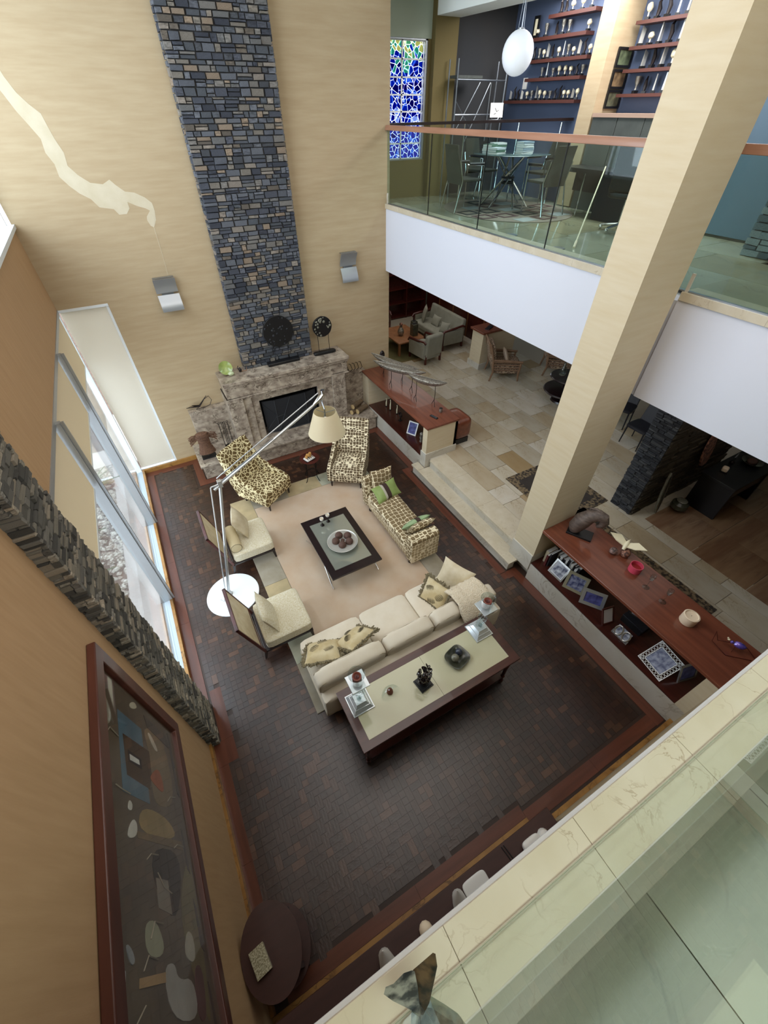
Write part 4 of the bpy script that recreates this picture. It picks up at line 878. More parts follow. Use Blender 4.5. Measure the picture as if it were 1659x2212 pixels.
cabinet('long low cabinet with photo frames and books, between the column and the nearest balcony', -.75, 2.555, .78, .72, 0)
fc = cabinet('low cabinet carrying the silver canoes, between the fireplace and the steps', 5.76, 8.695, .76, .16, .30)
b = B(); b.box(-.018, .78, -.018, .18, .21, .56); obj('plinth_return', b, 'plinth_marble', fc, bevel=.004)
# ---- books on the near cabinet shelf ----
rr = random.Random(8); y = 2.50; cols = ['#d9cfb0', '#5a1f1e', '#27262b', '#e6e4de', '#1e1f24', '#dad8d2', '#2b2b30', '#e2dfd8', '#1c1c20', '#8f8d88', '#cfcabf', '#24242a', '#dfdcd4', '#17171b']
lab = ['thick cream book nearest the column', 'dark red book beside the thick cream one', 'black book next to the dark red one', 'white-edged book fourth from the column', 'black book fifth from the column', 'pale book sixth from the column', 'dark book seventh from the column', 'white book eighth from the column', 'black slim book ninth from the column', 'grey book tenth from the column', 'beige book eleventh from the column', 'dark book twelfth from the column', 'pale book thirteenth from the column', 'black book last in the row from the column']
def book(label, loc, w, h, t, col, rot=(0,0,0), group=None):
    mat('book_'+col, col, .6); o = thing('book', label, 'book', loc); o.rotation_euler = rot
    if group: o['group'] = group
    b = B(); b.ring([(-w/2, 0), (w/2, 0), (w/2, t), (-w/2, t)][::1], [(-w/2+.003, .003), (w/2+.01, .003), (w/2+.01, t-.003), (-w/2+.003, t-.003)], 0, h) if 0 else b.box(-w/2, w/2, 0, .003, 0, h).box(-w/2, w/2, t-.003, t, 0, h).box(-w/2, -w/2+.003, 0, t, 0, h)
    obj('cover', b, 'book_'+col, o); b = B(); b.box(-w/2+.003, w/2-.004, .003, t-.003, .004, h-.004); obj('page_block', b, 'paper', o); return o
for k in range(14):
    t_ = .062 if k == 0 else rr.uniform(.022, .046); h = rr.uniform(.24, .33); y -= t_+.003
    book(lab[k]+' on the low shelf', (4.62-(.14 if k < 3 else 0)+rr.uniform(-.02, .02), y, .406), rr.uniform(.19, .24), h, t_, cols[k], group='books in the low cabinet')
# ---- framed photographs ----
mat('photo_blue', '#8f93a8', .35, 0, ('#2f3560', 16, (1, 1, 1), .12)); mat('photo_deep', '#5a5f9c', .35, 0, ('#23235e', 14, (1, 1, 1), .15)); mat('photo_bw', '#b7bac2', .35, 0, ('#3a3f58', 13, (1, 1, 1), .12)); mat('photo_paper', '#d9dbe2', .4)
mat('frame_silver', '#a8a8a6', .25, .8); mat('frame_champagne', '#9b957d', .35, .3); mat('frame_pale', '#9fa3a6', .3, .6); mat('white_frame', '#e8e8e6', .4)
def photo_frame(label, x, y, z, rz, w, h, lean, fm, pm, fw=.03, kind='', matw=0):
    t = thing('photo_frame', label, 'photo frame', (x, y, z)); t.rotation_euler = (math.radians(-lean), 0, math.radians(rz))
    o4 = [(-w/2, 0), (w/2, 0), (w/2, h), (-w/2, h)]; i4 = [(-w/2+fw, fw), (w/2-fw, fw), (w/2-fw, h-fw), (-w/2+fw, h-fw)]
    b = B()
    if kind == 'lattice':
        b.ring(o4, [(-w/2+.008, .008), (w/2-.008, .008), (w/2-.008, h-.008), (-w/2+.008, h-.008)], -.008, .004, axis='Y')
        b.ring([(-w/2+fw-.008, fw-.008), (w/2-fw+.008, fw-.008), (w/2-fw+.008, h-fw+.008), (-w/2+fw-.008, h-fw+.008)], i4, -.01, .004, axis='Y')
        n = 9
        for k in range(n):
            for s in (0, 1):
                a0, a1 = -w/2+w*k/n, -w/2+w*(k+1)/n; c0, c1 = h*k/n, h*(k+1)/n
                if s: a0, a1, c0, c1 = a1, a0, c1, c0
                for e in (0, 1): b.tube([(a0, -.002, (h-fw if e else 0)+.004), (a1, -.002, (h if e else fw)-.004)], .0035, 4)
                for e in (-1, 1): b.tube([(e*(w/2-.004), -.002, c0), (e*(w/2-fw+.004), -.002, c1)], .0035, 4)
    elif kind == 'oval':
        for sx in (-1, 1): b.tube([(sx*w*.24+w*.2*math.cos(q/18*2*PI), -.004, h*.5+h*.38*math.sin(q/18*2*PI)) for q in range(19)], .012, 6)
        b.box(-w/2, w/2, 0, .012, 0, h*.3)
    else: b.ring(o4, i4, -.012, .006, axis='Y')
    obj('frame', b, fm, t)
    b = B(); b.box(-w/2+fw*.9, w/2-fw*.9, -.001, .004, fw*.9, h-fw*.9); pic = obj('picture', b, 'photo_paper' if matw else pm, t)
    if matw: b = B(); b.box(-w/2+fw+matw, w/2-fw-matw, -.0025, -.001, fw+matw, h-fw-matw); obj('print', b, pm, pic)
    b = B(); b.box(-.02, .02, .004, .009, .02, h*.8); obj('backing_strut', b, 'black', t)
    return t
Z = .407
photo_frame('silver photo frame in front of the books near the column', 4.33, 2.16, Z, -90, .28, .27, 30, 'frame_silver', 'photo_bw', .025, matw=.012)
photo_frame('large champagne photo frame, second from the column on the low shelf', 4.36, 1.82, Z, -66, .32, .30, 30, 'frame_champagne', 'photo_blue', .045)
photo_frame('pale metal frame with deep blue portrait, third from the column', 4.39, 1.49, Z, -56, .34, .25, 38, 'frame_pale', 'photo_deep', .05)
photo_frame('small red-brown wooden frame turned toward the balcony', 4.38, 1.16, Z, -12, .2, .27, 28, 'red_brown_wood', 'photo_paper', .02, matw=.0)
photo_frame('double oval silver photo frame on the low shelf', 4.32, .93, Z, -90, .25, .19, 30, 'frame_silver', 'photo_bw', .02, 'oval')
photo_frame('white lattice photo frame on the low shelf', 4.30, .43, Z, -100, .38, .38, 48, 'white_frame', 'photo_blue', .065, 'lattice')
photo_frame('silver frame with blue photograph nearest the balcony', 4.60, .09, Z, -14, .29, .28, 20, 'frame_silver', 'photo_deep', .028)
t = thing('storage_box', 'black leather album box lying on the low shelf', 'box', (4.73, .97, .406)); b = B(); b.box(-.14, .13, -.17, .15, 0, .12); obj('body', b, 'black', t, bevel=.006); b = B(); b.box(-.145, .135, -.175, .155, .12, .14); obj('lid', b, 'navy_leather', t, bevel=.004)
photo_frame('tiny crystal photo frame standing on the black box', 4.70, 1.03, .548, -80, .12, .13, 25, 'clear_glass', 'photo_bw', .018)
# ---- on top of the near cabinet ----
t = thing('bird_carving', 'brown carved stone bird with bent head on a black base beside the column', 'sculpture', (4.62, 2.23, 1.2), math.radians(-62))
mat('carved_stone', '#6f6057', .5, 0, ('#4f433d', 12, (1, 1, 3), .2), (30, .4, (1, 1, 4)))
b = B(); b.box(-.19, .17, -.10, .10, 0, .035); obj('base', b, 'black', t, bevel=.004)
b = B(); b.tube([(-.10, 0, .03), (-.10, 0, .12), (-.05, 0, .27), (.03, 0, .40), (.12, 0, .46), (.19, 0, .44), (.22, 0, .37), (.20, 0, .30), (.15, 0, .26)], [.07, .11, .125, .10, .085, .075, .065, .05, .03], 16); obj('body', b, 'carved_stone', t)
b = B(); b.tube([(.0, .02, .42), (-.02, .03, .50), (.06, .02, .53), (.13, 0, .52), (.2, 0, .46)], [.008, .016, .02, .022, .015], 8); obj('crest', b, 'carved_stone', t)
t = thing('dove_ornament', 'ivory bird with spread wings perched on two mottled stones', 'ornament', (4.85, 1.70, 1.2), .3)
mat('granite', '#8b6f66', .6, 0, ('#3c302f', 26, (1, 1, 1), .1)); mat('granite_red', '#a0705a', .6, 0, ('#4a302a', 22, (1, 1, 1), .1))
b = B(); b.ball((-.1, .07, .05), .062, 12, sq=(1, .9, .8), rough=.08); obj('rock', b, 'granite', t); b = B(); b.ball((-.02, -.07, .05), .075, 12, sq=(1.2, .9, .7), rough=.08, seed=2); obj('rock', b, 'granite_red', t)
b = B(); b.tube([(-.03, -.02, .09), (.02, -.02, .13), (.08, -.02, .16), (.12, -.02, .17)], [.02, .035, .025, .008], 10); b.tube([(.11, -.02, .165), (.15, -.03, .17)], [.012, .003], 8)
for s in (-1, 1): b._add([(.0, s*.02-.02, .14), (.08, s*.02-.02, .16), (.10, s*.12-.02, .22), (.06, s*.26-.02, .20), (-.02, s*.14-.02, .19), (.0, s*.02-.02, .125), (.08, s*.02-.02, .145), (.10, s*.12-.02, .205), (.06, s*.26-.02, .195), (-.02, s*.14-.02, .175)], [(0,1,2,3,4), (9,8,7,6,5), (0,5,6,1), (1,6,7,2), (2,7,8,3), (3,8,9,4), (4,9,5,0)])
obj('bird', b, 'ivory', t)
t = thing('candle_cup', 'pink cylindrical candle cup on the cabinet top', 'candle', (4.74, 1.38, 1.2)); b = B(); b.lathe([(.082, 0), (.084, .11), (.075, .11), (.073, .02), (0, .018)], (0,0,0), 28); obj('cup', b, 'pink_wax', t); b = B(); b.lathe([(0, .05), (.072, .05), (.072, .056), (0, .058)], (0,0,0), 24); obj('wax', b, 'pink_inner', t)
t = thing('candle_cup', 'thick cream pillar candle on the cabinet top', 'candle', (4.63, .53, 1.2)); b = B(); b.lathe([(.088, 0), (.092, .01), (.092, .13), (.078, .135), (.07, .12), (0, .115)], (0,0,0), 28); obj('wax', b, 'candle_white', t); b = B(); b.tube([(0, 0, .115), (0, .003, .13)], .002, 5); obj('wick', b, 'black', t)
def wine(label, x, y):
    t = thing('wine_glass', label, 'glass', (x, y, 1.2)); b = B(); b.lathe([(.046, 0), (.046, .003), (.008, .012), (.005, .02), (.005, .15), (.02, .165)], (0,0,0), 20); obj('stem', b, 'clear_glass', t)
    b = B(); b.lathe([(.004, .152), (.03, .18), (.036, .24), (.034, .26), (.032, .26), (.033, .24), (.027, .185), (0, .165)], (0,0,0), 20); obj('bowl', b, 'clear_glass', t)
wine('clear stemmed glass beside the pink candle cup', 4.63, 1.115); wine('clear stemmed glass beside the cream pillar candle', 4.62, .86)
t = thing('insect_ornament', 'bent wire ornament with blue and purple glass body near the balcony end', 'ornament', (4.70, .02, 1.2), .4)
mat('purple_glass', '#3d3f8e', .1, .2, ('#7a5fc0', 20, (1, 1, 1), .2), coat=.8)
b = B(); b.tube([(.02, -.2, .004), (-.09, .05, .004), (-.02, .22, .05), (.03, .24, .18), (.02, .17, .06), (.05, .06, .09), (.08, -.1, .10), (.06, -.22, .02)], .004, 6); b.tube([(.06, .0, .09), (.0, .0, .0)], .003, 5); b.tube([(.06, -.06, .09), (.13, -.1, .0)], .003, 5); obj('wire', b, 'red_brown_wood', t)
b = B(); b.ball((.06, -.03, .105), .04, 12, sq=(1, 1.6, .9), rough=.2); b.ball((.05, .05, .11), .02, 10); obj('body', b, 'purple_glass', t); b = B(); b.ball((.05, .09, .125), .014, 8, rough=.4); b.ball((.055, .105, .14), .009, 8, rough=.4); obj('head', b, 'dried_pod' if 0 else 'ivory', t)
# ---- on the far cabinet ----
mat('hammered_silver', '#b9b4a8', .32, .75, ('#6d6a62', 30, (1, 1, 1), .2), (60, .6, (1, 1, 1)))
def canoe(label, x0, y0, x1, y1, z, feet):
    mx, my = (x0+x1)/2, (y0+y1)/2; L_ = math.hypot(x1-x0, y1-y0); a = math.atan2(y1-y0, x1-x0); t = thing('silver_canoe', label, 'canoe', (mx, my, 1.2), a)
    b = B(); n = 16; vs = []; fs = []; hh = z-1.2
    for i in range(n+1):
        q = 2*i/n-1; wd = .105*(1-abs(q)**2.6)+.004; dp = .10*(1-abs(q)**3)+.006; zz = hh+.05*q*q
        for k in range(8): a_ = PI*k/7; vs.append((q*L_/2, wd*math.cos(a_), zz-dp*math.sin(a_)))
        for k in range(6): a_ = PI*(5-k)/5; vs.append((q*L_/2, wd*.86*math.cos(a_), zz-.01+.035*math.sin(a_)*(1-abs(q)**2)))
    for i in range(n):
        for k in range(14): fs.append((i*14+k, i*14+(k+1) % 14, (i+1)*14+(k+1) % 14, (i+1)*14+k))
    fs += [tuple(range(14)), tuple(range(n*14, n*14+14))[::-1]]
    b._add(vs, fs, 0, True); obj('hull', b, 'hammered_silver', t)
    for s in feet:
        b = B(); x = s*L_/2; b.tube([(x, 0, hh-.05), (x+.01, 0, hh*.5), (x, 0, .12)], .006, 6); b.tube([(x, 0, .14), (x-.07, .05, .006)], .006, 6); b.tube([(x, 0, .14), (x+.05, -.06, .006)], .006, 6); obj('stand_leg', b, 'black_metal', t)
canoe('silver canoe sculpture with dark carved side, farthest of the three on the cabinet', 4.37, 8.52, 4.90, 7.25, 1.62, (-.45, .35))
canoe('longest silver canoe sculpture, middle of the three on the cabinet', 4.16, 8.02, 4.87, 6.92, 1.68, (-.3, .5))
canoe('silver canoe sculpture nearest the remote control on the cabinet', 4.45, 7.02, 4.92, 6.22, 1.74, (-.5, .45))
t = thing('remote_control', 'black remote control lying on the canoe cabinet', 'remote', (4.53, 6.04, 1.2), math.radians(15)); b = B(); b.soft(-.03, .03, -.1, .1, 0, .022, 8, 6); obj('body', b, 'black', t); b = B()
for i in range(3):
    for j in range(5): b.box(-.02+.015*i, -.01+.015*i, -.07+.028*j, -.055+.028*j, .021, .025)
obj('buttons', b, 'steel', t)
t = thing('small_vase', 'small mottled silver pot near the end of the canoe cabinet', 'pot', (4.76, 6.13, 1.2)); b = B(); b.lathe([(.02, 0), (.035, .02), (.04, .06), (.03, .09), (.034, .1), (.026, .098), (0, .05)], (0,0,0), 16); obj('body', b, 'hammered_silver', t); b = B(); b.lathe([(.034, .096), (.038, .1), (.034, .104)], (0,0,0), 16); obj('rim', b, 'bronze', t)
t = thing('mask_figure', 'dark metal head standing at the wall end of the canoe cabinet', 'sculpture', (4.72, 8.62, 1.2)); b = B(); b.ball((0, 0, .3), .085, 14, sq=(.8, .5, 1.3)); b.ball((0, -.045, .3), .02, 8, sq=(1, 1, 2)); obj('head', b, 'bronze', t); b = B(); b.tube([(0, 0, 0), (0, 0, .2)], .012, 8); b.box(-.05, .05, -.04, .04, 0, .02); obj('stand', b, 'black', t)
for k, (x, y, h) in enumerate(((4.55, 8.10, .22), (4.55, 7.90, .28), (4.60, 7.66, .24))):
    t = thing('slim_figurine', ['slim pale figurine farthest along the canoe cabinet shelf', 'tallest slim pale figurine on the canoe cabinet shelf', 'slim pale figurine third along the canoe cabinet shelf'][k], 'figurine', (x, y, .406)); b = B(); b.tube([(0, 0, .02), (0, 0, h*.5), (.01, 0, h*.8), (0, 0, h)], [.014, .018, .01, .012], 8); obj('body', b, 'ivory', t); b = B(); b.lathe([(.03, 0), (.03, .015), (.01, .022)], (0,0,0), 12); obj('base', b, 'black', t)
t = thing('ring_sculpture', 'dark round ring sculpture on the canoe cabinet shelf', 'sculpture', (4.52, 7.36, .406)); b = B(); b.tube([(.0, .055*math.cos(q/16*2*PI), .16+.055*math.sin(q/16*2*PI)) for q in range(17)], .018, 8); obj('ring', b, 'bronze', t); b = B(); b.tube([(0, 0, 0), (0, 0, .1)], .012, 8); b.box(-.04, .04, -.04, .04, 0, .015); obj('stand', b, 'black', t)
photo_frame('blue and white photo frame on the canoe cabinet shelf', 4.43, 6.72, Z, -62, .24, .30, 25, 'white_frame', 'photo_deep', .025)
t = thing('carved_totem', 'small brown and silver carved totem near the end of the canoe cabinet shelf', 'figurine', (4.45, 6.32, .406)); b = B(); b.lathe([(.035, 0), (.045, .06), (.03, .1), (.05, .15), (.032, .2), (.045, .25), (.02, .29)], (0,0,0), 10); obj('body', b, 'hammered_silver', t); b = B(); b.lathe([(.04, 0), (.05, .03), (.047, .05)], (0,0,0), 10); obj('band', b, 'red_brown_wood', t)
t = thing('ottoman', 'brown rounded leather seat behind the canoe cabinet', 'seat', (5.24, 6.15, .40)); b = B(); b.soft(-.2, .22, -.3, .3, .12, .62, 6, 8); obj('body', b, 'cabinet_wood', t); b = B(); b.box(-.16, .18, -.26, .26, 0, .13); obj('base', b, 'black', t)
# ================= mantel and hearth things =================
def disc(label, x, y, z, r, w, base):
    t = thing('disc_sculpture', label, 'sculpture', (x, y, z)); b = B(); h0 = .42
    if base == 'plank': b.box(-.35, .35, -.09, .09, 0, .06)
    else: b.soft(-w/2, w/2, -.06, .06, 0, .07, 5, 8)
    obj('base', b, 'black', t, bevel=.01 if base == 'plank' else 0)
    b = B(); n = 32; rr = random.Random(int(r*1000)); R = [r*(1+rr.uniform(-.02, .015)) for _ in range(n)]
    b.prism([(R[k]*math.cos(k/n*2*PI), h0+r*.75+R[k]*math.sin(k/n*2*PI)*.96) for k in range(n)], -.018, .018, axis='Y'); d = obj('disc', b, 'black', t, bevel=.004)
    b = B()
    for k in range(26):
        a = rr.random()*6.28; q = r*.88*math.sqrt(rr.random()); b.ball((q*math.cos(a), -.02, h0+r*.75+q*math.sin(a)), rr.uniform(.01, .028), 8, sq=(1, .45, 1), rough=.3, seed=k)
    obj('studs', b, 'grey_stone' if w > .4 and base != 'plank' else 'screen_mesh', d)
    for s in (-1, 1): b = B(); b.tube([(s*w*.24, 0, .05), (s*w*.24, 0, h0+r*.1)], .006, 6); obj('rod', b, 'black_metal', t)
disc('large black disc sculpture on a plank base in front of the chimney', 2.27, 8.60, 1.87, .32, .62, 'plank')
disc('smaller black studded disc sculpture at the right end of the mantel', 3.23, 8.58, 1.87, .22, .52, 'round')
t = thing('green_bowl', 'green cracked-glaze bowl tipped up at the left end of the mantel', 'bowl', (1.06, 8.62, 1.87)); mat('green_glaze', '#a0ad62', .3, 0, ('#7f8f48', 9, (1, 1, 1), .2), coat=.6); mat('green_glass', '#b9c49a', .15, coat=.8)
b = B(); b.M = Matrix.Translation((0, 0, .14)) @ Matrix.Rotation(math.radians(62), 4, 'X'); b.lathe([(.03, -.04), (.09, -.03), (.13, .01), (.135, .02), (.12, .015), (.08, -.015), (0, -.02)], (0,0,0), 26); obj('bowl_shell', b, 'green_glaze', t)
b = B(); b.ball((.07, -.08, .04), .055, 12, sq=(1.2, .9, .8)); obj('glass_fruit', b, 'green_glass', t)
t = thing('twig_ornament', 'small dark twig ornament beside the green bowl on the mantel', 'ornament', (1.33, 8.60, 1.87)); b = B(); b.ball((0, 0, .05), .035, 10, sq=(1, 1, 1.4), rough=.3); b.tube([(0, 0, .03), (-.05, -.02, .1), (-.02, 0, .14)], .008, 6); obj('body', b, 'bronze', t); b = B(); b.tube([(.02, 0, .02), (.12, -.04, .02), (.14, -.04, .1)], .006, 6); obj('twig', b, 'oak', t)
t = thing('leaf_bird', 'dark metal bird sculpture on the left marble block by the fireplace', 'sculpture', (.34, 8.775, 1.2)); b = B()
b._add([(-.26, 0, .08), (-.12, -.03, .13), (0, -.02, .1), (.12, -.03, .18), (.2, 0, .26), (.08, .03, .12), (0, .02, .04), (-.14, .03, .08)], [(0,1,7), (1,2,6,7), (2,3,5,6), (3,4,5)]); b.tube([(-.26, 0, .08), (0, 0, .06), (.2, 0, .26)], [.006, .02, .005], 6)
b.tube([(.15, 0, .2), (.24, 0, .24), (.28, 0, .14), (.22, 0, .04), (.1, 0, .01), (-.08, 0, .01), (0, 0, .05)], .006, 6); obj('body', b, 'bronze', t)
t = thing('iron_branch', 'tangled dark iron branch on the right marble block by the fireplace', 'sculpture', (3.93, 8.775, 1.2)); b = B(); rr = random.Random(6)
b.ball((-.13, 0, .04), .05, 10, sq=(1.7, .8, .7), rough=.3)
for k in range(6): x = -.2+.09*k; b.tube([(x, 0, .01), (x+.05, rr.uniform(-.03, .03), .05), (x+.02, 0, .12+rr.random()*.08), (x-.03, 0, .2)], .007, 6)
obj('body', b, 'black_metal', t)
t = thing('wicker_torso', 'woven brown torso sculpture on a black stand at the left of the hearth', 'sculpture', (.17, 8.22, .352)); mat('wicker', '#4f3426', .8, 0, ('#7a5840', 30, (1, 1, 4), .2), (40, .8, (1, 1, 1)))
b = B(); b.box(-.15, .15, -.07, .07, 0, .035); b.tube([(0, 0, .03), (0, 0, .16)], .012, 8); obj('stand', b, 'black', t)
b = B(); rr = random.Random(4)
b.lathe([(.16, .12), (.165, .14), (.11, .32), (.10, .42), (.13, .55), (.12, .60), (.05, .62)], (0,0,0), 18, sx=1, sy=.6)
for k in range(34):
    z = .14+.013*k; r = .165-.055*min(1, (z-.14)/.18)+(.03 if z > .5 else 0)+.006; b.tube([(r*math.cos(q/14*2*PI), .62*r*math.sin(q/14*2*PI), z+.012*math.sin(q*1.3+k)) for q in range(15)], .006, 5)
for s in (-1, 1):
    for k in range(16): b.tube([(s*.09, 0, .58-.006*k), (s*.2, rr.uniform(-.03, .03), .60-.012*k), (s*(.26+.03*rr.random()), rr.uniform(-.04, .04), .56-.012*k)], .007, 5)
obj('torso', b, 'wicker', t)
t = thing('fire_tools', 'set of thin black iron fireplace tools standing on the hearth', 'fire tools', (.66, 8.40, .352)); b = B(); b.lathe([(.1, 0), (.1, .015), (.012, .03)], (0,0,0), 18); b.tube([(0, 0, .02), (0, 0, .62)], .008, 6); obj('stand', b, 'black_metal', t)
for k in range(4): x = -.09+.06*k; b = B(); b.tube([(x, -.02, .06), (x, -.02, .60)], .007, 6); b.tube([(x+.02*math.cos(q/8*6.28), -.02, .625+.02*math.sin(q/8*6.28)) for q in range(9)], .005, 5); b.tube([(x, -.02, .08), (x+.03, -.02, .04)], .009, 6); obj('tool', b, 'black_metal', t)
mat('log_bark', '#7f6a50', .9, 0, ('#4f4030', 14, (1, 1, 5), .25), (30, .8, (1, 1, 3))); mat('log_end', '#c2a878', .85, 0, ('#a3875a', 18, (1, 1, 1), .2))
for k, (x, y, z, a, r) in enumerate(((3.80, 8.33, .42, .5, .06), (3.95, 8.28, .42, .4, .066), (3.88, 8.45, .43, .7, .07), (3.86, 8.36, .54, .45, .062))):
    t = thing('firewood_log', ['firewood log at the left of the hearth stack', 'split firewood log at the front right of the hearth stack', 'firewood log at the back of the hearth stack', 'pale firewood log on top of the hearth stack'][k], 'log', (x, y, z), a, 'firewood by the fireplace')
    b = B(); b.tube([(-.18, 0, 0), (0, .005, .004), (.18, 0, 0)], [r, r*1.05, r*.95], 10, cap=False); obj('bark', b, 'log_bark', t); b = B(); b.tube([(-.181, 0, 0), (-.176, 0, 0)], r*.97, 10); b.tube([(.176, 0, 0), (.181, 0, 0)], r*.92, 10); obj('cut_end', b, 'log_end', t)
# ---- wall sconces ----
def sconce(label, x):
    t = thing('wall_sconce', label, 'lamp', (x, 8.85, 3.45)); b = B(); b.box(-.10, .10, -.05, 0, -.12, .16); obj('bracket', b, 'steel', t)
    for z0, z1, s in ((.26, .02, 1), (-.01, -.26, 1)):
        b = B(); vs = []; n = 8
        for i in range(n+1):
            q = i/n; z = z0+(z1-z0)*q; y = -.06-.10*(1-math.sin(q*PI*.5)) if s and z0 > 0 else -.07-.09*math.sin(q*PI*.5)
            vs += [(-.18, y, z), (.18, y, z), (.18, y+.008, z), (-.18, y+.008, z)]
        b._add(vs, [f for i in range(n) for f in ((4*i, 4*i+1, 4*i+5, 4*i+4), (4*i+1, 4*i+2, 4*i+6, 4*i+5), (4*i+2, 4*i+3, 4*i+7, 4*i+6), (4*i+3, 4*i, 4*i+4, 4*i+7))]+[(0, 3, 2, 1), (4*n, 4*n+1, 4*n+2, 4*n+3)], 0, True); obj('curved_shade', b, 'alu', t)
    b = B(); b.box(-.17, .17, -.13, -.04, .262, .272); obj('top_cap', b, 'steel', t)
sconce('curved aluminium wall sconce left of the chimney', .48); sconce('curved aluminium wall sconce right of the chimney', 4.02)
# ================= framed painting on the left wall =================
glass('picture_glass', '#ffffff', .02); t = thing('framed_painting', 'large wide still-life painting under glass in a red wood frame on the left wall', 'painting', (-1.15, -.4, 1.5))
b = B(); b.ring([(0, 0), (2.62, 0), (2.62, 1.645), (0, 1.645)], [(.12, .11), (2.51, .11), (2.51, 1.525), (.12, 1.525)], .002, .06, axis='X'); obj('frame', b, 'frame_wood', t, bevel=.008)
mat('paint_ground', '#453b2d', .7, 0, ('#5c503c', 2.2, (1, 1, 1), .2)); b = B(); b.box(.002, .02, .11, 2.52, .1, 1.54); cv = obj('canvas', b, 'paint_ground', t)
PT = {'blue': [(1.876, 2.77), (1.872, 2.363), (1.317, 2.367), (1.309, 2.791)], 'brown': [(1.713, 2.718), (1.725, 2.258), (1.545, 2.265), (1.423, 2.334), (1.431, 2.707)], 'dark': [(1.615, 2.657), (1.611, 2.44), (1.536, 2.443), (1.533, 2.66)], 'white': [(1.591, 2.635), (1.593, 2.48), (1.558, 2.475), (1.549, 2.636)], 'orange': [(1.518, 2.321), (1.643, 2.116), (1.547, 2.046), (1.445, 2.067), (1.487, 2.268)], 'taupe': [(1.919, 2.334), (1.989, 1.88), (1.429, 1.799), (1.307, 2.27), (1.524, 2.297), (1.725, 2.258)], 'cream': [(1.284, 2.531), (1.283, 2.045), (1.153, 1.89), (1.094, 2.631)], 'white1': [(1.279, 2.713), (1.257, 2.668), (1.213, 2.688), (1.212, 2.746)], 'white2': [(1.175, 2.674), (1.144, 2.624), (1.071, 2.656), (1.044, 2.788), (1.114, 2.752)], 'white3': [(1.887, 2.26), (1.888, 2.175), (1.782, 2.05), (1.767, 2.144)], 'white4': [(2.019, 2.545), (2.071, 2.441), (2.029, 2.397), (1.97, 2.541)], 'bar': [(1.107, 2.64), (1.155, 1.834), (1.097, 1.825), (1.069, 2.637)], 'dark2': [(1.048, 2.463), (1.081, 1.87), (0.641, 2.124), (0.774, 2.444)], 'grey': [(0.877, 2.423), (0.876, 2.225), (0.693, 2.227), (0.723, 2.435)], 'olive': [(1.01, 1.85), (1.017, 1.656), (0.166, 1.785), (0.175, 1.866), (0.641, 2.131)], 'pale': [(0.655, 2.662), (0.665, 2.481), (0.507, 2.399), (0.495, 2.673)], 'beige': [(0.43, 2.783), (0.435, 2.439), (0.393, 2.455), (0.393, 2.793)], 'cloth': [(0.458, 2.467), (0.472, 2.294), (0.388, 2.277), (0.385, 2.014), (0.193, 2.017), (0.243, 2.443)], 'streak': [(0.572, 2.915), (0.544, 2.845), (0.49, 2.818), (0.48, 2.878)], 'streak2': [(0.431, 2.968), (0.483, 2.928), (0.394, 2.952)], 'lily': [(0.623, 2.013), (0.586, 1.9), (0.446, 1.93), (0.48, 2.118)], 'pink': [(0.44, 1.982), (0.432, 1.818), (0.177, 1.881), (0.195, 2.031)]}
PCOL = dict(blue='#5f7d8e', brown='#54452f', dark='#1d1815', white='#e2e4dc', orange='#a8603c', taupe='#857b63', cream='#a29a72', white1='#d5d3c6', white2='#d8d5c8', white3='#cfc4b0', white4='#cdc6ae', bar='#7c6a4e', dark2='#2c271e', grey='#8c8678', olive='#86865c', pale='#a8b8a4', beige='#b8986c', cloth='#b3b0a8', streak='#a3a8aa', streak2='#b8bab4', lily='#c0bcaa', pink='#6b4c4a')
PCOL.update(cream='#a38d5e', olive='#7c7350', pale='#a9ab90', taupe='#857459', blue='#5b7683', brown='#4d3c28')
order = ['taupe', 'cream', 'olive', 'blue', 'brown', 'dark', 'dark2', 'bar', 'grey', 'white', 'orange', 'pale', 'beige', 'cloth', 'white1', 'white2', 'white3', 'white4', 'streak', 'streak2', 'lily', 'pink']
for k, n_ in enumerate(order):
    if n_ not in ('blue', 'dark', 'white', 'bar', 'beige', 'grey', 'brown'):
        for _ in range(2): PT[n_] = [q for a, c in zip(PT[n_], PT[n_][1:]+PT[n_][:1]) for q in ((a[0]*.75+c[0]*.25, a[1]*.75+c[1]*.25), (a[0]*.25+c[0]*.75, a[1]*.25+c[1]*.75))]
    mat('paint_'+n_, PCOL[n_], .7, 0, ([v*.62 for v in srgb(PCOL[n_])[:3]]+[1], 4, (1, 1, 1), .3), spec=.1); b = B(); b.prism([(y+.4, z-1.5) for y, z in PT[n_]], .0205, .021+.0002*k, axis='X'); obj('painted_shape', b, 'paint_'+n_, cv)
mat('paint_line', '#a49b86', .5)
b = B(); rr = random.Random(2)
for k in range(9): y0 = .7+.17*k+rr.uniform(-.03, .03); z0 = rr.uniform(.3, 1.3); b.tube([(.0255, y0, z0), (.0255, y0+rr.uniform(-.06, .06), z0+.12), (.0255, y0+rr.uniform(-.1, .1), z0+.2)], .004, 4)
obj('painted_strokes', b, 'paint_line', cv)
mat('paint_fade', '#2d261d', .6); b = B()
for y0, z0, w_, h_ in ((2.30, .28, .12, .5), (2.15, .2, .3, .06), (1.9, .2, .35, .05), (1.35, .25, .3, .05), (.9, .22, .3, .06), (.5, .2, .25, .05)): b.prism([(y0, z0), (y0+w_*.8, z0+.02), (y0+w_, z0+h_), (y0+.03, z0+h_*.9)], .0206, .0245, axis='X')
obj('painted_shadows', b, 'paint_fade', cv)
b = B(); b.box(.030, .033, .12, 2.51, .11, 1.53); obj('glazing', b, 'picture_glass', t)
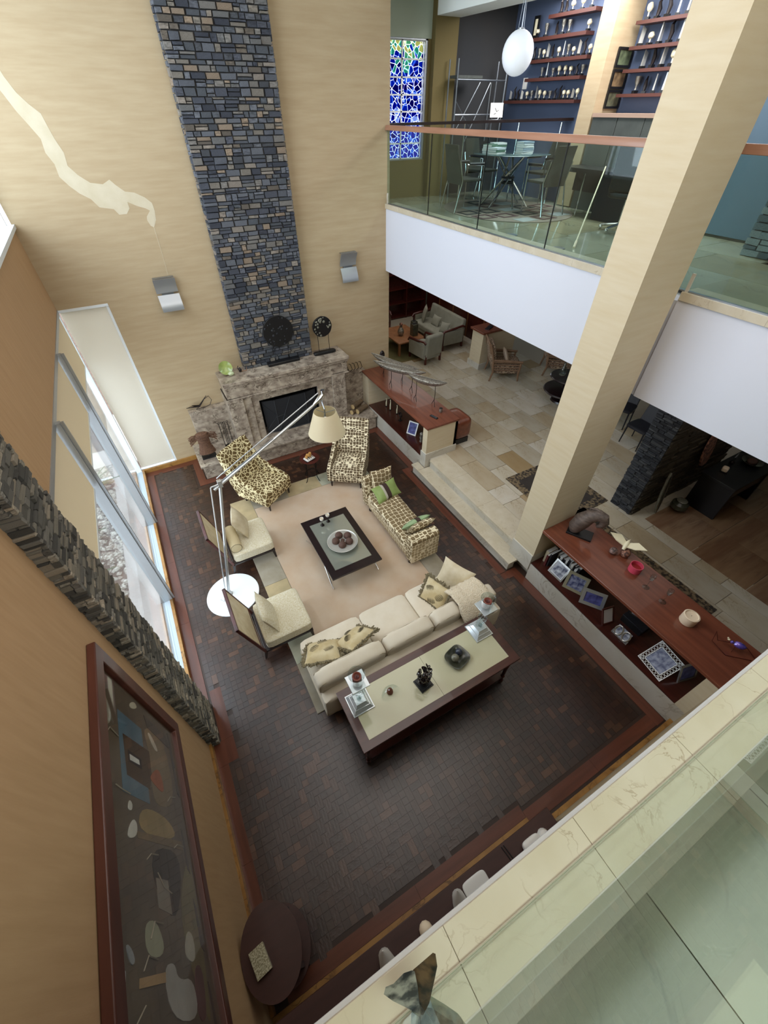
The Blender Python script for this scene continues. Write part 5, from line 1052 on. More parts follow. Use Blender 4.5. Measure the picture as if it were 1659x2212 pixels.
# ================= near end of the living room =================
t = thing('oval_table', 'round red-brown two-tier side table in the corner under the painting', 'table', (-.90, .36, 0)); mat('table_mahogany', '#44261f', .45, 0, ('#3a1f18', 3, (1, 6, 1), .2))
b = B(); b.lathe([(0, .72), (.245, .72), (.255, .73), (.255, .745), (0, .75)], (0,0,0), 40, sx=.97, sy=1.25); obj('tabletop', b, 'table_mahogany', t)
b = B(); b.lathe([(0, .30), (.25, .30), (.25, .32), (0, .325)], (0.03,0,0), 40, sx=.97, sy=1.2); obj('lower_shelf', b, 'table_mahogany', t)
for sx in (-1, 1):
    for sy in (-1, 1): b = B(); b.box(sx*.14-.02, sx*.14+.02, sy*.2-.02, sy*.2+.02, 0, .72); obj('leg', b, 'espresso_wood', t)
mat('mosaic', '#8a8468', .3, .3, ('#c7c3a8', 90, (1, 1, 1), .08)); t = thing('trinket_box', 'small glittering mosaic box on the round side table', 'box', (-.99, .335, .751), math.radians(8)); b = B(); b.box(-.06, .06, -.09, .09, 0, .045); obj('body', b, 'mosaic', t, bevel=.003); b = B(); b.box(-.063, .063, -.093, .093, .045, .055); obj('lid', b, 'mosaic', t)
nc = thing('wall_console', 'long dark red console against the wall below the nearest balcony', 'console', (.36, -.30, 0))
b = B(); b.box(-1.48, 1.47, -.25, .235, .06, .72); obj('body', b, 'red_brown_wood', nc); b = B(); b.box(-1.5, 1.49, -.26, .262, .72, .76); obj('top', b, 'table_mahogany', nc, bevel=.006)
for k in range(4): b = B(); b.box(-1.46+.735*k, -.74+.735*k, .235, .243, .08, .70); obj('door', b, 'red_brown_wood', nc, bevel=.004)
def orn(name, label, x, y, fn, m, cat='ornament'):
    t = thing(name, label, cat, (x, y, .761)); b = B(); fn(b); obj('body', b, m, t); b = B(); b.lathe([(.03, 0), (.03, .008), (.0, .009)], (0,0,0), 12); obj('foot', b, 'black', t)
orn('white_shell', 'pale shell-like ornament at the right end of the dark console', 1.50, -.20, lambda b: b.soft(-.10, .10, -.06, .07, .01, .09, 4, 8), 'white_ceramic')
orn('white_jar', 'small white jar beside the shell ornament on the dark console', 1.64, -.19, lambda b: b.lathe([(.05, .0), (.06, .05), (.04, .09), (0, .1)], (0,0,0), 14), 'white_ceramic')
orn('white_tray', 'white folded tray in the middle of the dark console', .85, -.17, lambda b: b.soft(-.12, .13, -.07, .08, .01, .06, 5, 8), 'paper')
orn('cone_ornament', 'pale pointed cone on the dark console beside the white tray', .66, -.13, lambda b: b.M and b.tube([(0, -.06, .01), (0, .0, .10), (.0, .03, .19)], [.07, .05, .004], 12), 'white_ceramic')
orn('yellow_fruit', 'yellow ceramic fruit on the dark console', .30, -.18, lambda b: b.ball((0, 0, .06), .06, 12, sq=(1, 1.1, .9)), 'candle_white')
orn('cone_ornament', 'pale pointed cone at the left part of the dark console', -.08, -.13, lambda b: b.tube([(0, -.06, .01), (0, .0, .10), (-.0, .03, .19)], [.07, .05, .004], 12), 'white_ceramic')
t = thing('black_pens', 'pair of thin black sticks lying on the dark console', 'sticks', (1.27, -.13, .761)); 
for s in (-.012, .014): b = B(); b.tube([(s, -.09, .006), (s-.02, .07, .006)], .005, 6); obj('stick', b, 'black', t)
# ---- feather sculpture on the coping ----
mat('shell_brown', '#6b5238', .5, 0, ('#17120f', 26, (1, 1, 1), .12)); mat('shell_grey', '#a09a92', .4, 0, ('#26242a', 34, (1, 1, 1), .1)); mat('shell_reflection', '#c9d3d6', .35, 0, ('#8f9aa0', 12, (1, 1, 1), .2))
t = thing('butterfly_shell', 'brown and silver winged shell sculpture on the nearest balcony coping', 'sculpture', (.022, -.205, 4.44))
def blade(name, pts, m, th=.004):
    b = B(); n = len(pts); v = [tuple(p) for p in pts]+[(p[0]+th, p[1]-th, p[2]-th) for p in pts]
    b._add(v, [tuple(range(n)), tuple(range(n, 2*n))[::-1]]+[(i, (i+1) % n, n+(i+1) % n, n+i) for i in range(n)]); obj(name, b, m, t)
blade('wing', [(-0.0192, 0.0587, 0.008), (-0.0082, 0.1087, 0.06), (-0.001, 0.1248, 0.09), (0.0204, 0.1273, 0.13), (0.0447, 0.1294, 0.16), (0.0395, 0.1121, 0.14), (0.0259, 0.0961, 0.1), (0.0013, 0.0696, 0.04)], 'shell_brown')
blade('wing', [(-0.0228, 0.0621, 0.008), (-0.0382, 0.0814, 0.03), (-0.0592, 0.1071, 0.06), (-0.0697, 0.1252, 0.09), (-0.061, 0.1331, 0.11), (-0.045, 0.1298, 0.12), (-0.0201, 0.1326, 0.13), (-0.0034, 0.1271, 0.12), (-0.0081, 0.1015, 0.06)], 'shell_grey')
blade('reflected_blade', [(-0.0206, 0.0565, 0.006), (0.0061, 0.0689, 0.006), (0.0071, 0.0286, 0.006), (-0.0001, 0.0149, 0.006), (-0.0315, 0.0323, 0.006)], 'shell_reflection')  # pale blades model the sculpture's reflection in the glass
blade('reflected_blade', [(-0.0326, 0.0701, 0.006), (-0.0248, 0.0588, 0.006), (-0.0348, 0.0342, 0.006), (-0.0746, 0.0562, 0.006), (-0.0539, 0.0686, 0.006)], 'shell_reflection')
blade('reflected_lobe', [(0.0054, 0.0603, 0.003), (0.0236, 0.0487, 0.003), (0.0414, 0.0317, 0.003), (0.0511, 0.0171, 0.003), (0.0505, 0.0035, 0.003), (0.0332, -0.0039, 0.003), (0.0041, 0.0122, 0.003)], 'shell_grey')  # grey part of the same glass reflection, built as geometry

# ================= lounge under the study =================
mat('lounge_grey', '#97978a', .9, 0, ('#8a8a7c', 5, (1, 1, 1), .2), (300, .1, (1, 1, 1))); mat('green_rug', '#6a6440', .95, 0, ('#57532f', 3, (1, 1, 1), .2))
cells('tapestry', '#6d5a4c', '#b39d84', 14, .07, inner='#8a7562'); mat('carved_wood', '#8d6f56', .5, 0, ('#7a5d45', 8, (1, 1, 1), .2))
t = thing('green_rug', 'olive green rug under the lounge coffee table', 'rug', (6.2, 11.6, .401)); b = B(); b.box(-1.0, .9, -1.5, 1.5, 0, .012); obj('field', b, 'green_rug', t); b = B(); b.ring([(-1.03, -1.53), (.93, -1.53), (.93, 1.53), (-1.03, 1.53)], [(-1, -1.5), (.9, -1.5), (.9, 1.5), (-1, 1.5)], 0, .014); obj('binding', b, 'olive_wall', t)
def club(label, x, y, rz, L_=.78, n=1, cush=(), name='armchair', cat='armchair'):
    """wood-trimmed club seat, front -Y, width L_ along X"""
    t = thing(name, label, cat, (x, y, .415), rz); h = L_/2
    for sx in (-1, 1):
        for sy in (-.36, .36): b = B(); b.box(sx*(h-.03)-.025, sx*(h-.03)+.025, sy-.025, sy+.025, 0, .56 if sy < 0 else .3); obj('leg', b, 'red_brown_wood', t)
        b = B(); b.box(sx*h-.03, sx*h+.03, -.36, .34, .16, .56); obj('arm', b, 'lounge_grey', t, bevel=.015)
        b = B(); b.tube([(sx*h, -.42, .50), (sx*h, -.36, .575), (sx*h, .0, .60), (sx*h, .30, .64), (sx*h, .38, .6)], [.03, .036, .036, .034, .03], 10); obj('armrest', b, 'red_brown_wood', t)
    b = B(); b.box(-h, h, -.36, .38, .14, .26); obj('base', b, 'lounge_grey', t, bevel=.02)
    b = B(); b.soft(-h+.03, h-.03, -.40, .26, .25, .42, 8, 8, .02); obj('seat_cushion', b, 'lounge_grey', t)
    b = B(); b.hexa([(-h, .20, .3), (h, .20, .3), (h, .40, .2), (-h, .40, .2), (-h+.02, .32, .84), (h-.02, .32, .84), (h-.02, .46, .80), (-h+.02, .46, .80)]); obj('backrest', b, 'lounge_grey', t, bevel=.05, seg=4)
    return t
club('grey sofa with curved wooden arms against the lounge panelling', 8.05, 11.0, -PI/2, 1.75, name='lounge_sofa', cat='sofa')
club('grey club armchair with wooden trim, back turned, in the lounge', 6.92, 9.98, PI+.12, .62)
club('grey club armchair cut off by the gold wall edge in the lounge', 6.75, 12.75, 0, .7)
for lab_, x, y, z, rx, rz, s in (('large square grey cushion at the far end of the lounge sofa', 7.90, 11.55, 1.07, -15, -120, .46), ('grey lumbar cushion in the middle of the lounge sofa', 8.0, 11.05, .98, -25, -90, .4), ('small grey cushion by the near arm of the lounge sofa', 7.92, 10.45, .97, -30, -65, .32)):
    o = throw_pillow(lab_, (x, y, z), (D(rx), 0, D(rz)), s, s*.8 if 'lumbar' in lab_ else s, .13, 'lounge_grey')
t = thing('low_table', 'low reddish wooden table with ornaments in the lounge', 'table', (6.75, 11.0, .415)); b = B(); b.box(-.5, .45, -.62, .62, .38, .42); obj('tabletop', b, 'oak', t, bevel=.005)
for sx in (-.42, .38):
    for sy in (-.52, .52): b = B(); b.box(sx-.03, sx+.03, sy-.03, sy+.03, 0, .38); obj('leg', b, 'oak', t)
t = thing('dark_vase', 'square dark green stone vase on the lounge table', 'vase', (6.98, 10.72, .836)); b = B(); b.box(-.09, .09, -.09, .09, 0, .34); obj('body', b, 'slate_bowl', t, bevel=.01); b = B(); b.box(-.06, .06, -.06, .06, .34, .35); obj('mouth', b, 'black', t)
t = thing('dark_vase', 'second square dark vase, right of the first on the lounge table', 'vase', (7.12, 10.95, .836)); b = B(); b.box(-.08, .08, -.08, .08, 0, .32); obj('body', b, 'slate_bowl', t, bevel=.01); b = B(); b.box(-.055, .055, -.055, .055, .32, .33); obj('mouth', b, 'black', t)
t = thing('glass_vase', 'silvery glass vase with a small figure on the lounge table', 'vase', (6.62, 10.9, .836)); b = B(); b.lathe([(.05, 0), (.10, .08), (.09, .16), (.04, .24), (.05, .28)], (0,0,0), 18); obj('body', b, 'hammered_silver', t); b = B(); b.ball((0, 0, .33), .05, 10, rough=.3); obj('figure', b, 'granite_red', t)
# bookcase
bc = thing('bookcase', 'dark red built-in bookcase at the back of the lounge', 'bookcase', (7.4, 13.55, .4))
b = B(); b.box(-2.3, 1.6, -.03, .0, 0, 2.8); obj('back', b, 'shelf_wood', bc)
for k in range(6): x = -2.3+.78*k; b = B(); b.box(x-.02, x+.02, -.36, -.03, 0, 2.8); obj('upright', b, 'red_brown_wood', bc)
for k in range(6):
    z = .02+.46*k; b = B(); b.box(-2.3, 1.6, -.35, -.03, z, z+.03); obj('shelf', b, 'red_brown_wood', bc)
rr = random.Random(44); cols2 = ['#d8d4c8', '#3a3f38', '#7a2f28', '#c9bd9d', '#2a2c34', '#8a8674', '#b5652f', '#e2ded2']
for lv in (1, 2, 3):
    for cbay in (1, 2):
        x = -1.5+.78*(cbay-1)+.06 - .76*0
        for k in range(9):
            t_ = rr.uniform(.025, .05); h = rr.uniform(.22, .33); lean = rr.uniform(0, .25) if cbay == 2 else rr.uniform(0, .08)
            book(['first', 'second', 'third', 'fourth', 'fifth', 'sixth', 'seventh', 'eighth', 'ninth'][k]+' book from the left in the '+['', 'left', 'right'][cbay]+' bay, '+['', 'lower', 'middle', 'upper'][lv]+' lounge bookcase shelf', (7.4+x, 13.28, .4+.052+.46*lv), .18, h, t_, rr.choice(cols2), (0, lean, -PI/2), 'books in the lounge bookcase')
            x += t_+.03
# low wall with wooden top
t = thing('low_partition', 'low cream wall with wooden top behind the patterned armchair', 'partition', (7.88, 8.62, .4)); b = B(); b.box(0, 1.2, 0, .46, 0, 1.0); obj('wall', b, 'cream_paper', t); b = B(); b.box(-.03, 1.24, -.03, .49, 0, .16); obj('plinth', b, 'plinth_marble', t); b = B(); b.box(-.06, 1.24, -.06, .52, 1.0, 1.05); obj('top', b, 'cabinet_wood', t, bevel=.006)
t = thing('small_sculpture', 'dark figurine on the low cream wall in the hall', 'figurine', (8.45, 8.98, 1.451)); b = B(); b.tube([(0, 0, 0), (.02, 0, .12), (-.02, 0, .2), (.02, 0, .28)], [.03, .04, .03, .015], 8); obj('body', b, 'bronze', t); b = B(); b.box(-.06, .06, -.04, .04, 0, .015); obj('base', b, 'black', t)
t = thing('notebook', 'dark blue notebook lying on the low cream wall', 'book', (8.2, 8.80, 1.451), .5); b = B(); b.box(-.16, .16, -.06, .06, 0, .02); obj('cover', b, 'navy_leather', t); b = B(); b.box(-.155, .155, -.057, .057, .003, .017); obj('page_block', b, 'paper', t)
def tap_chair(label, x, y, rz):
    t = thing('armchair', label, 'armchair', (x, y, .402), rz)
    for sx in (-.36, .36):
        b = B(); b.tube([(sx, -.38, 0), (sx, -.36, .2), (sx, -.38, .5)], [.022, .03, .028], 8); obj('leg', b, 'carved_wood', t)
        b = B(); b.tube([(sx, .40, 0), (sx, .34, .25), (sx*.98, .38, .6), (sx*.9, .5, 1.0)], [.022, .03, .03, .025], 8); obj('leg', b, 'carved_wood', t)
        b = B()
        for k in range(4): b.tube([(sx, -.36, .30+.07*k), (sx, .34, .32+.07*k)], .014, 6)
        obj('arm_slats', b, 'carved_wood', t)
        b = B(); b.tube([(sx, -.42, .53), (sx, .0, .56), (sx, .36, .58)], [.03, .034, .03], 8); obj('armrest', b, 'carved_wood', t)
    b = B(); b.soft(-.33, .33, -.44, .32, .18, .44, 8, 8, .02); obj('seat_cushion', b, 'tapestry', t)
    b = B(); b.M = Matrix.Translation((0, .38, .66)) @ Matrix.Rotation(math.radians(-14), 4, 'X'); b.soft(-.3, .3, -.09, .08, -.3, .32, 6, 8); obj('backrest', b, 'tapestry', t)
    b = B(); b.tube([(-.33, .46, .75), (-.30, .53, 1.0), (0, .56, 1.06), (.30, .53, 1.0), (.33, .46, .75)], .025, 8); obj('back_frame', b, 'carved_wood', t)
tap_chair('carved wooden armchair in geometric tapestry beside the low cream wall', 8.22, 8.02, math.radians(60))
tap_chair('second tapestry armchair, farther and half hidden behind the white fascia', 9.75, 7.45, math.radians(50))
throw_pillow('plain brown cushion on the tapestry armchair', (8.25, 8.02, .98), (D(-20), 0, D(60)), .36, .34, .12, 'rug_beige')
t = thing('two_tier_table', 'round dark two-tier table with a glass vase in the hall', 'table', (8.68, 6.18, .402))
b = B(); b.lathe([(0, .28), (.5, .28), (.52, .30), (.5, .325), (0, .33)], (-.05, -.02, 0), 40); obj('lower_tier', b, 'espresso_wood', t); b = B(); b.lathe([(0, .57), (.42, .57), (.44, .59), (.42, .615), (0, .62)], (.04, .05, 0), 40); obj('upper_tier', b, 'espresso_wood', t)
b = B(); b.lathe([(.30, 0), (.28, .04), (.12, .08), (.10, .56)], (0, 0, 0), 20); obj('pedestal', b, 'espresso_wood', t)
t = thing('glass_vase', 'clear teardrop glass vase on the dark two-tier table', 'vase', (8.62, 6.36, 1.024)); b = B(); b.lathe([(.05, 0), (.085, .06), (.08, .14), (.03, .26), (.022, .32), (.045, .35), (.02, .31), (.06, .14), (.06, .05), (0, .03)], (0,0,0), 20); obj('body', b, 'clear_glass', t); b = B(); b.lathe([(.07, .0), (.07, .012), (0, .014)], (0,0,0), 16); obj('foot', b, 'hammered_silver', t)
t = thing('gold_ornament', 'small gold ornament beside the teardrop vase', 'ornament', (8.82, 6.22, 1.024)); b = B(); b.tube([(-.08, 0, .01), (0, .02, .04), (.08, -.01, .02)], [.012, .02, .012], 8); obj('body', b, 'gold_marble', t); b = B(); b.ball((.08, 0, .03), .022, 8, rough=.3); obj('tip', b, 'ivory', t)
# rugs in the hall
mat('rug_dark', '#3c352f', .95, 0, ('#2c2725', 4, (1, 1, 1), .2)); mat('rug_border', '#7b6a50', .95, 0, ('#2e2823', 18, (1, 1, 1), .08))
t = thing('border_rug', 'dark rug with patterned border at the foot of the cream column', 'rug', (5.92, 3.70, .403)); b = B(); b.box(-.46, .46, -.55, .55, 0, .012); obj('field', b, 'rug_dark', t); b = B(); b.ring([(-.64, -.73), (.64, -.73), (.64, .73), (-.64, .73)], [(-.46, -.55), (.46, -.55), (.46, .55), (-.46, .55)], 0, .014); obj('border', b, 'rug_border', t)
t = thing('runner_rug', 'long narrow brown runner along the back of the low cabinet', 'rug', (5.62, 1.78, .403)); b = B(); b.box(-.22, .22, -1.1, 1.12, 0, .012); obj('field', b, 'rug_dark', t); b = B(); b.ring([(-.38, -1.26), (.38, -1.26), (.38, 1.28), (-.38, 1.28)], [(-.22, -1.1), (.22, -1.1), (.22, 1.12), (-.22, 1.12)], 0, .014); obj('border', b, 'rug_border', t)
# slate-clad pier in the hall
mat('slate_green', '#ffffff', .75, 0, ('#6b6655', 14, (4, 1, 4), .3), (60, .7, (1, 1, 3)), True)
sw = thing('slate_wall', 'dark stacked-slate wall in the hall behind the cream column', 'wall', (6.6, 2.52, .4)); b = B(); b.box(.015, 2.6, .015, .40, 0, 2.84); obj('core', b, 'stone_grout', sw)
rr = random.Random(61); it = []
for x, z, ww, hh in courses(.42, 2.84, .03, .06, .09, .22, rr): it.append((.012-rr.uniform(0, .02), .42-x, z, ww-.004, .03, hh-.005, -PI/2, rr.choice([0, 1, 2, 3])))
for x, z, ww, hh in courses(2.6, 2.84, .035, .07, .15, .4, rr): it.append((x, .012-rr.uniform(0, .03), z, ww-.004, .03, hh-.005, 0, rr.choice([4, 5, 6])))
pieces('slate_strip', sw, it, 'slate_green', ['#34373f', '#42454c', '#2a2c33', '#55575b', '#5a4f3c', '#4a4132', '#6b5f49'], .3, .08, '-y', 300, 4)
# black desk with things
dk = thing('black_desk', 'black desk on the brown onyx floor in front of the slate wall', 'desk', (8.60, 1.95, .403)); b = B(); b.box(-.85, 1.1, -.28, .32, .70, .75); obj('desktop', b, 'black', dk, bevel=.004)
b = B(); b.box(-.80, -.74, -.26, .30, 0, .70); obj('leg_panel', b, 'black', dk); b = B(); b.box(.3, .36, -.26, .30, 0, .70); obj('leg_panel', b, 'black', dk); b = B(); b.box(-.74, .3, -.24, -.2, .45, .70); obj('drawer_front', b, 'espresso_wood', dk)
t = thing('wood_bowl', 'dark wooden bowl with a brown ball on the black desk', 'bowl', (8.75, 1.97, 1.155)); b = B(); b.lathe([(.06, 0), (.15, .03), (.17, .06), (.15, .055), (.06, .015), (0, .012)], (0,0,0), 22); obj('bowl_shell', b, 'slate_bowl', t); b = B(); b.ball((0, 0, .05), .08, 14, sq=(1.2, 1, .6)); obj('wood_ball', b, 'cork_ball', t)
t = thing('stone_slab', 'yellow stone block on the black desk', 'stone', (8.10, 2.08, 1.155), .3); b = B(); b.soft(-.06, .06, -.05, .05, 0, .09, 4, 6); obj('block', b, 'gold_marble' if 0 else 'candle_white', t); b = B(); b.box(-.07, .07, -.06, .06, 0, .012); obj('tray', b, 'black', t)
t = thing('oval_plaque', 'large oval brown stone plaque leaning on the slate wall', 'plaque', (7.9, 2.36, 1.155)); t.rotation_euler = (D(-10), 0, .1); b = B(); b.prism([(.2*math.cos(q/24*6.283), .32+.32*math.sin(q/24*6.283)) for q in range(24)], -.015, .015, axis='Y'); obj('slab', b, 'onyx' if 0 else 'granite_red', t, bevel=.004); b = B(); b.box(-.1, .1, -.03, .03, -.0, .03); obj('stand', b, 'black', t)
t = thing('glass_figure', 'small glass figure beside the yellow stone on the black desk', 'ornament', (8.42, 2.14, 1.155)); b = B(); b.tube([(0, 0, 0), (.01, 0, .1), (-.02, 0, .16), (.02, 0, .24)], [.04, .02, .035, .012], 8); obj('body', b, 'clear_glass', t); b = B(); b.ball((0, 0, .03), .04, 10, rough=.3); obj('base', b, 'bronze', t)
t = thing('grey_paddle', 'tall grey leaf-shaped slab leaning at the foot of the slate wall', 'sculpture', (7.05, 2.31, .403)); t.rotation_euler = (D(-8), 0, .2); b = B(); b.prism([(0, 0), (.10, .2), (.13, .5), (.08, .8), (0, .9), (-.08, .8), (-.13, .5), (-.10, .2)], -.02, .02, axis='Y'); obj('slab', b, 'grey_stone', t, bevel=.01); b = B(); b.tube([(0, -.024, .1), (0, -.024, .82)], .004, 5); obj('rib', b, 'bronze', t)
t = thing('round_pot', 'black round pot on the floor beside the black desk', 'pot', (7.50, 2.18, .403)); b = B(); b.lathe([(.08, 0), (.15, .08), (.14, .16), (.08, .2), (.09, .22)], (0,0,0), 20); obj('body', b, 'slate_bowl', t); b = B(); b.lathe([(.085, .2), (.092, .22), (.085, .225)], (0,0,0), 20); obj('rim', b, 'grey_stone', t)
def dchair(label, x, y, rz):
    t = thing('dining_chair', label, 'chair', (x, y, .402), rz)
    for sx in (-.2, .2):
        for sy in (-.2, .2): b = B(); b.tube([(sx*1.08, sy*1.1, 0), (sx, sy, .43)], [.012, .02], 8); obj('leg', b, 'navy_leather', t)
    b = B(); b.soft(-.24, .24, -.24, .24, .41, .48, 8, 6); obj('seat', b, 'navy_leather', t); b = B(); b.hexa([(-.22, .2, .45), (.22, .2, .45), (.22, .25, .45), (-.22, .25, .45), (-.21, .3, .86), (.21, .3, .86), (.21, .34, .86), (-.21, .34, .86)]); obj('backrest', b, 'navy_leather', t, bevel=.01)
dchair('dark navy leather chair nearer the slate wall in the hall', 8.62, 3.98, -PI/2); dchair('second dark navy leather chair, farther under the white fascia', 9.0, 4.75, -PI/2+.3)
# ================= study upstairs =================
ZU = 4.396
mat('chair_taupe', '#3c3d36', .8); mat('study_rug', '#8f8478', .95, 0, ('#857a6e', 6, (1, 1, 1), .2)); mat('rug_plum', '#54393a', .9); mat('rug_charcoal', '#2f3333', .9); mat('rug_grey', '#9aa0a0', .9); mat('glass_top_green', '#5f7072', .05, .1, coat=.8)
t = thing('study_rug', 'oval grey rug with plum and charcoal squares in the study', 'rug', (6.75, 7.35, ZU)); b = B(); b.lathe([(0, .010), (1.30, .010), (1.30, .0), (0, 0)], (0,0,0), 48, sx=.86, sy=1.0); obj('field', b, 'study_rug', t)
rr = random.Random(5); k = 0
for i in range(-2, 3):
    for j in range(-2, 3):
        x, y = i*.44+rr.uniform(-.05, .05), j*.46+rr.uniform(-.06, .06)
        if (x/.95)**2+(y/1.1)**2 > 1: continue
        m = ['rug_plum', 'rug_charcoal', 'rug_grey'][k % 3]; k += 1; a, a2 = .17, .11; b = B()
        if m == 'rug_grey': b.box(x-a, x+a, y-a*.8, y+a*.8, .010, .014)
        else: b.ring([(x-a, y-a), (x+a, y-a), (x+a, y+a), (x-a, y+a)], [(x-a2, y-a2), (x+a2, y-a2), (x+a2, y+a2), (x-a2, y+a2)], .010, .014)
        obj('square_motif', b, m, t)
def schair(label, x, y, rz):
    t = thing('study_chair', label, 'chair', (x, y, ZU+.016), rz)
    for s in (-1, 1):
        b = B(); b.tube([(s*.25, .30, 0), (s*.24, .18, .46), (s*.235, .26, .74)], .012, 8); obj('leg', b, 'chrome', t)
        b = B(); b.tube([(s*.25, -.24, 0), (s*.25, -.24, .66), (s*.25, .12, .68)], .012, 8); obj('leg', b, 'chrome', t)
        b = B(); b.tube([(s*.25, -.26, .685), (s*.25, .08, .69)], .02, 8); obj('armrest', b, 'black', t)
    b = B(); b.box(-.23, .23, -.25, .19, .44, .48); obj('seat', b, 'chair_taupe', t, bevel=.01)
    b = B(); b.hexa([(-.23, .16, .40), (.23, .16, .40), (.23, .19, .40), (-.23, .19, .40), (-.20, .30, .94), (.20, .30, .94), (.20, .33, .94), (-.20, .33, .94)]); obj('backrest', b, 'chair_taupe', t, bevel=.006)
schair('taupe study chair with chrome legs, left of the glass table', 5.90, 7.66, PI/2*.97)
schair('taupe study chair with chrome legs, right of the glass table', 6.98, 6.68, PI-.05)
schair('dark study chair behind the glass table by the charcoal wall', 7.15, 8.75, .2)
schair('dark study chair at the far right side of the glass table', 8.0-.05, 7.75, -PI/2)
gt = thing('glass_table', 'round glass table on crossed chrome legs in the study', 'table', (6.95, 7.66, ZU+.016)); b = B(); b.lathe([(0, .775), (.69, .775), (.70, .781), (.69, .787), (0, .787)], (0,0,0), 48); obj('tabletop', b, 'glass_top_green', gt)
for k in range(6): a = k*PI/3+.2; a2 = a+PI*.85; b = B(); b.tube([(.45*math.cos(a), .45*math.sin(a), 0), (.3*math.cos(a2), .3*math.sin(a2), .775)], .018, 8); obj('leg', b, 'chrome', gt)
for z in (.36, .44): b = B(); b.tube([(.11*math.cos(q/16*6.283), .11*math.sin(q/16*6.283), z) for q in range(17)], .018, 8); obj('collar', b, 'black', gt)
zt = ZU+.016+.788; rr = random.Random(11)
for si, (x, y, n, a) in enumerate(((6.55, 7.62, 3, .2), (6.85, 7.95, 5, -.3), (7.02, 7.42, 6, .1), (7.35, 7.75, 3, -.2), (6.62, 7.9, 4, .5))):
    z = zt
    for k in range(n):
        t_ = rr.uniform(.018, .035); mat_c = rr.choice(['#e4e9ec', '#cfd8e0', '#9aa9b8', '#5f7d6a', '#dfe2e2', '#b9c2c8'])
        mat('book_'+mat_c, mat_c, .5); t = thing('book', ['bottom', 'second', 'third', 'fourth', 'fifth', 'sixth'][k]+' '+['book in the pile at the left edge of the glass table', 'book in the pile at the back of the glass table', 'book in the tallest front pile on the glass table', 'book in the pile at the right edge of the glass table', 'book in the back left pile on the glass table'][si], 'book', (x, y, z), a+rr.uniform(-.15, .15), 'book piles on the glass table')
        b = B(); b.box(-.13, .13, -.09, .09, 0, .004).box(-.13, .13, -.09, .09, t_-.004, t_).box(-.13, .13, -.09, -.085, 0, t_); obj('cover', b, 'book_'+mat_c, t); b = B(); b.box(-.127, .127, -.085, .085, .004, t_-.004); obj('page_block', b, 'paper', t); z += t_+.0015
# globe lamp
gl = thing('globe_pendant', 'white glass globe pendant hanging over the study on thin cables', 'lamp', (6.15, 7.0, 6.37)); mat('opal', '#e9eef4', .3, coat=.3); o_ = MATS['opal'].node_tree.nodes['Principled BSDF']; o_.inputs['Emission Color'].default_value = (.8, .88, 1, 1); o_.inputs['Emission Strength'].default_value = .28
b = B(); b.ball((0, 0, 0), .225, 32, sq=(1, 1, 1.06)); obj('globe', b, 'opal', gl); b = B(); b.lathe([(.05, .225), (.05, .245), (.02, .25)], (0,0,0), 16)
for k in range(3): a = k*2.09; b.tube([(.045*math.cos(a), .045*math.sin(a), .24), (0, 0, .8)], .003, 5)
b.tube([(0, 0, .24), (0, 0, .88)], .004, 5); obj('cable', b, 'steel', gl)
# floating shelves with trophies
mat('shelf_red', '#4e2a22', .5); shelves = ((7.52, 9.45, 5.90, 'lowest long'), (7.52, 8.90, 6.20, 'second'), (7.46, 8.95, 6.44, 'third'), (7.60, 9.05, 6.72, 'fourth'), (7.50, 8.55, 6.97, 'topmost'))
protos = []
def tro(kind):
    t = thing('trophy', 'small dark and silver trophy', 'trophy', (0, 0, -20), 0, 'trophies')
    if kind == 0: b = B(); b.lathe([(.016, .03), (.01, .05), (.03, .10), (.034, .14), (.03, .138)], (0,0,0), 10); m = 'hammered_silver'
    elif kind == 1: b = B(); b.tube([(0, 0, .02), (.01, 0, .08), (-.01, 0, .13), (.02, 0, .17)], [.018, .024, .016, .008], 7); m = 'bronze'
    elif kind == 2: b = B(); b.hexa([(-.022, -.01, .02), (.022, -.01, .02), (.022, .01, .02), (-.022, .01, .02), (-.015, -.006, .17), (.028, -.006, .14), (.028, .006, .14), (-.015, .006, .17)]); m = 'silver_leaf'
    else: b = B(); b.ball((0, 0, .09), .034, 10, rough=.25, seed=3); b.tube([(0, 0, .02), (0, 0, .07)], .008, 6); m = 'ivory'
    obj('figure', b, m, t); b = B(); b.box(-.028, .028, -.024, .024, 0, .025); obj('base', b, 'black', t); return t
protos = [tro(k) for k in range(4)]; used_p = set(); rr = random.Random(17)
def place_tro(x, y, z, lab_, grp, sc=1.0):
    k = rr.randrange(4)
    if k in used_p: o = copy_tree(protos[k])
    else: o = protos[k]; used_p.add(k)
    o.location = (x, y, z); o.rotation_euler = (0, 0, rr.uniform(-.6, .6)); o.scale = (sc, sc, sc*rr.uniform(.85, 1.2)); o['label'] = lab_; o['group'] = grp
ORD = ['first', 'second', 'third', 'fourth', 'fifth', 'sixth', 'seventh', 'eighth', 'ninth', 'tenth', 'eleventh', 'twelfth', 'thirteenth', 'fourteenth', 'fifteenth', 'sixteenth', 'seventeenth', 'eighteenth', 'nineteenth', 'twentieth', 'twenty-first', 'twenty-second']
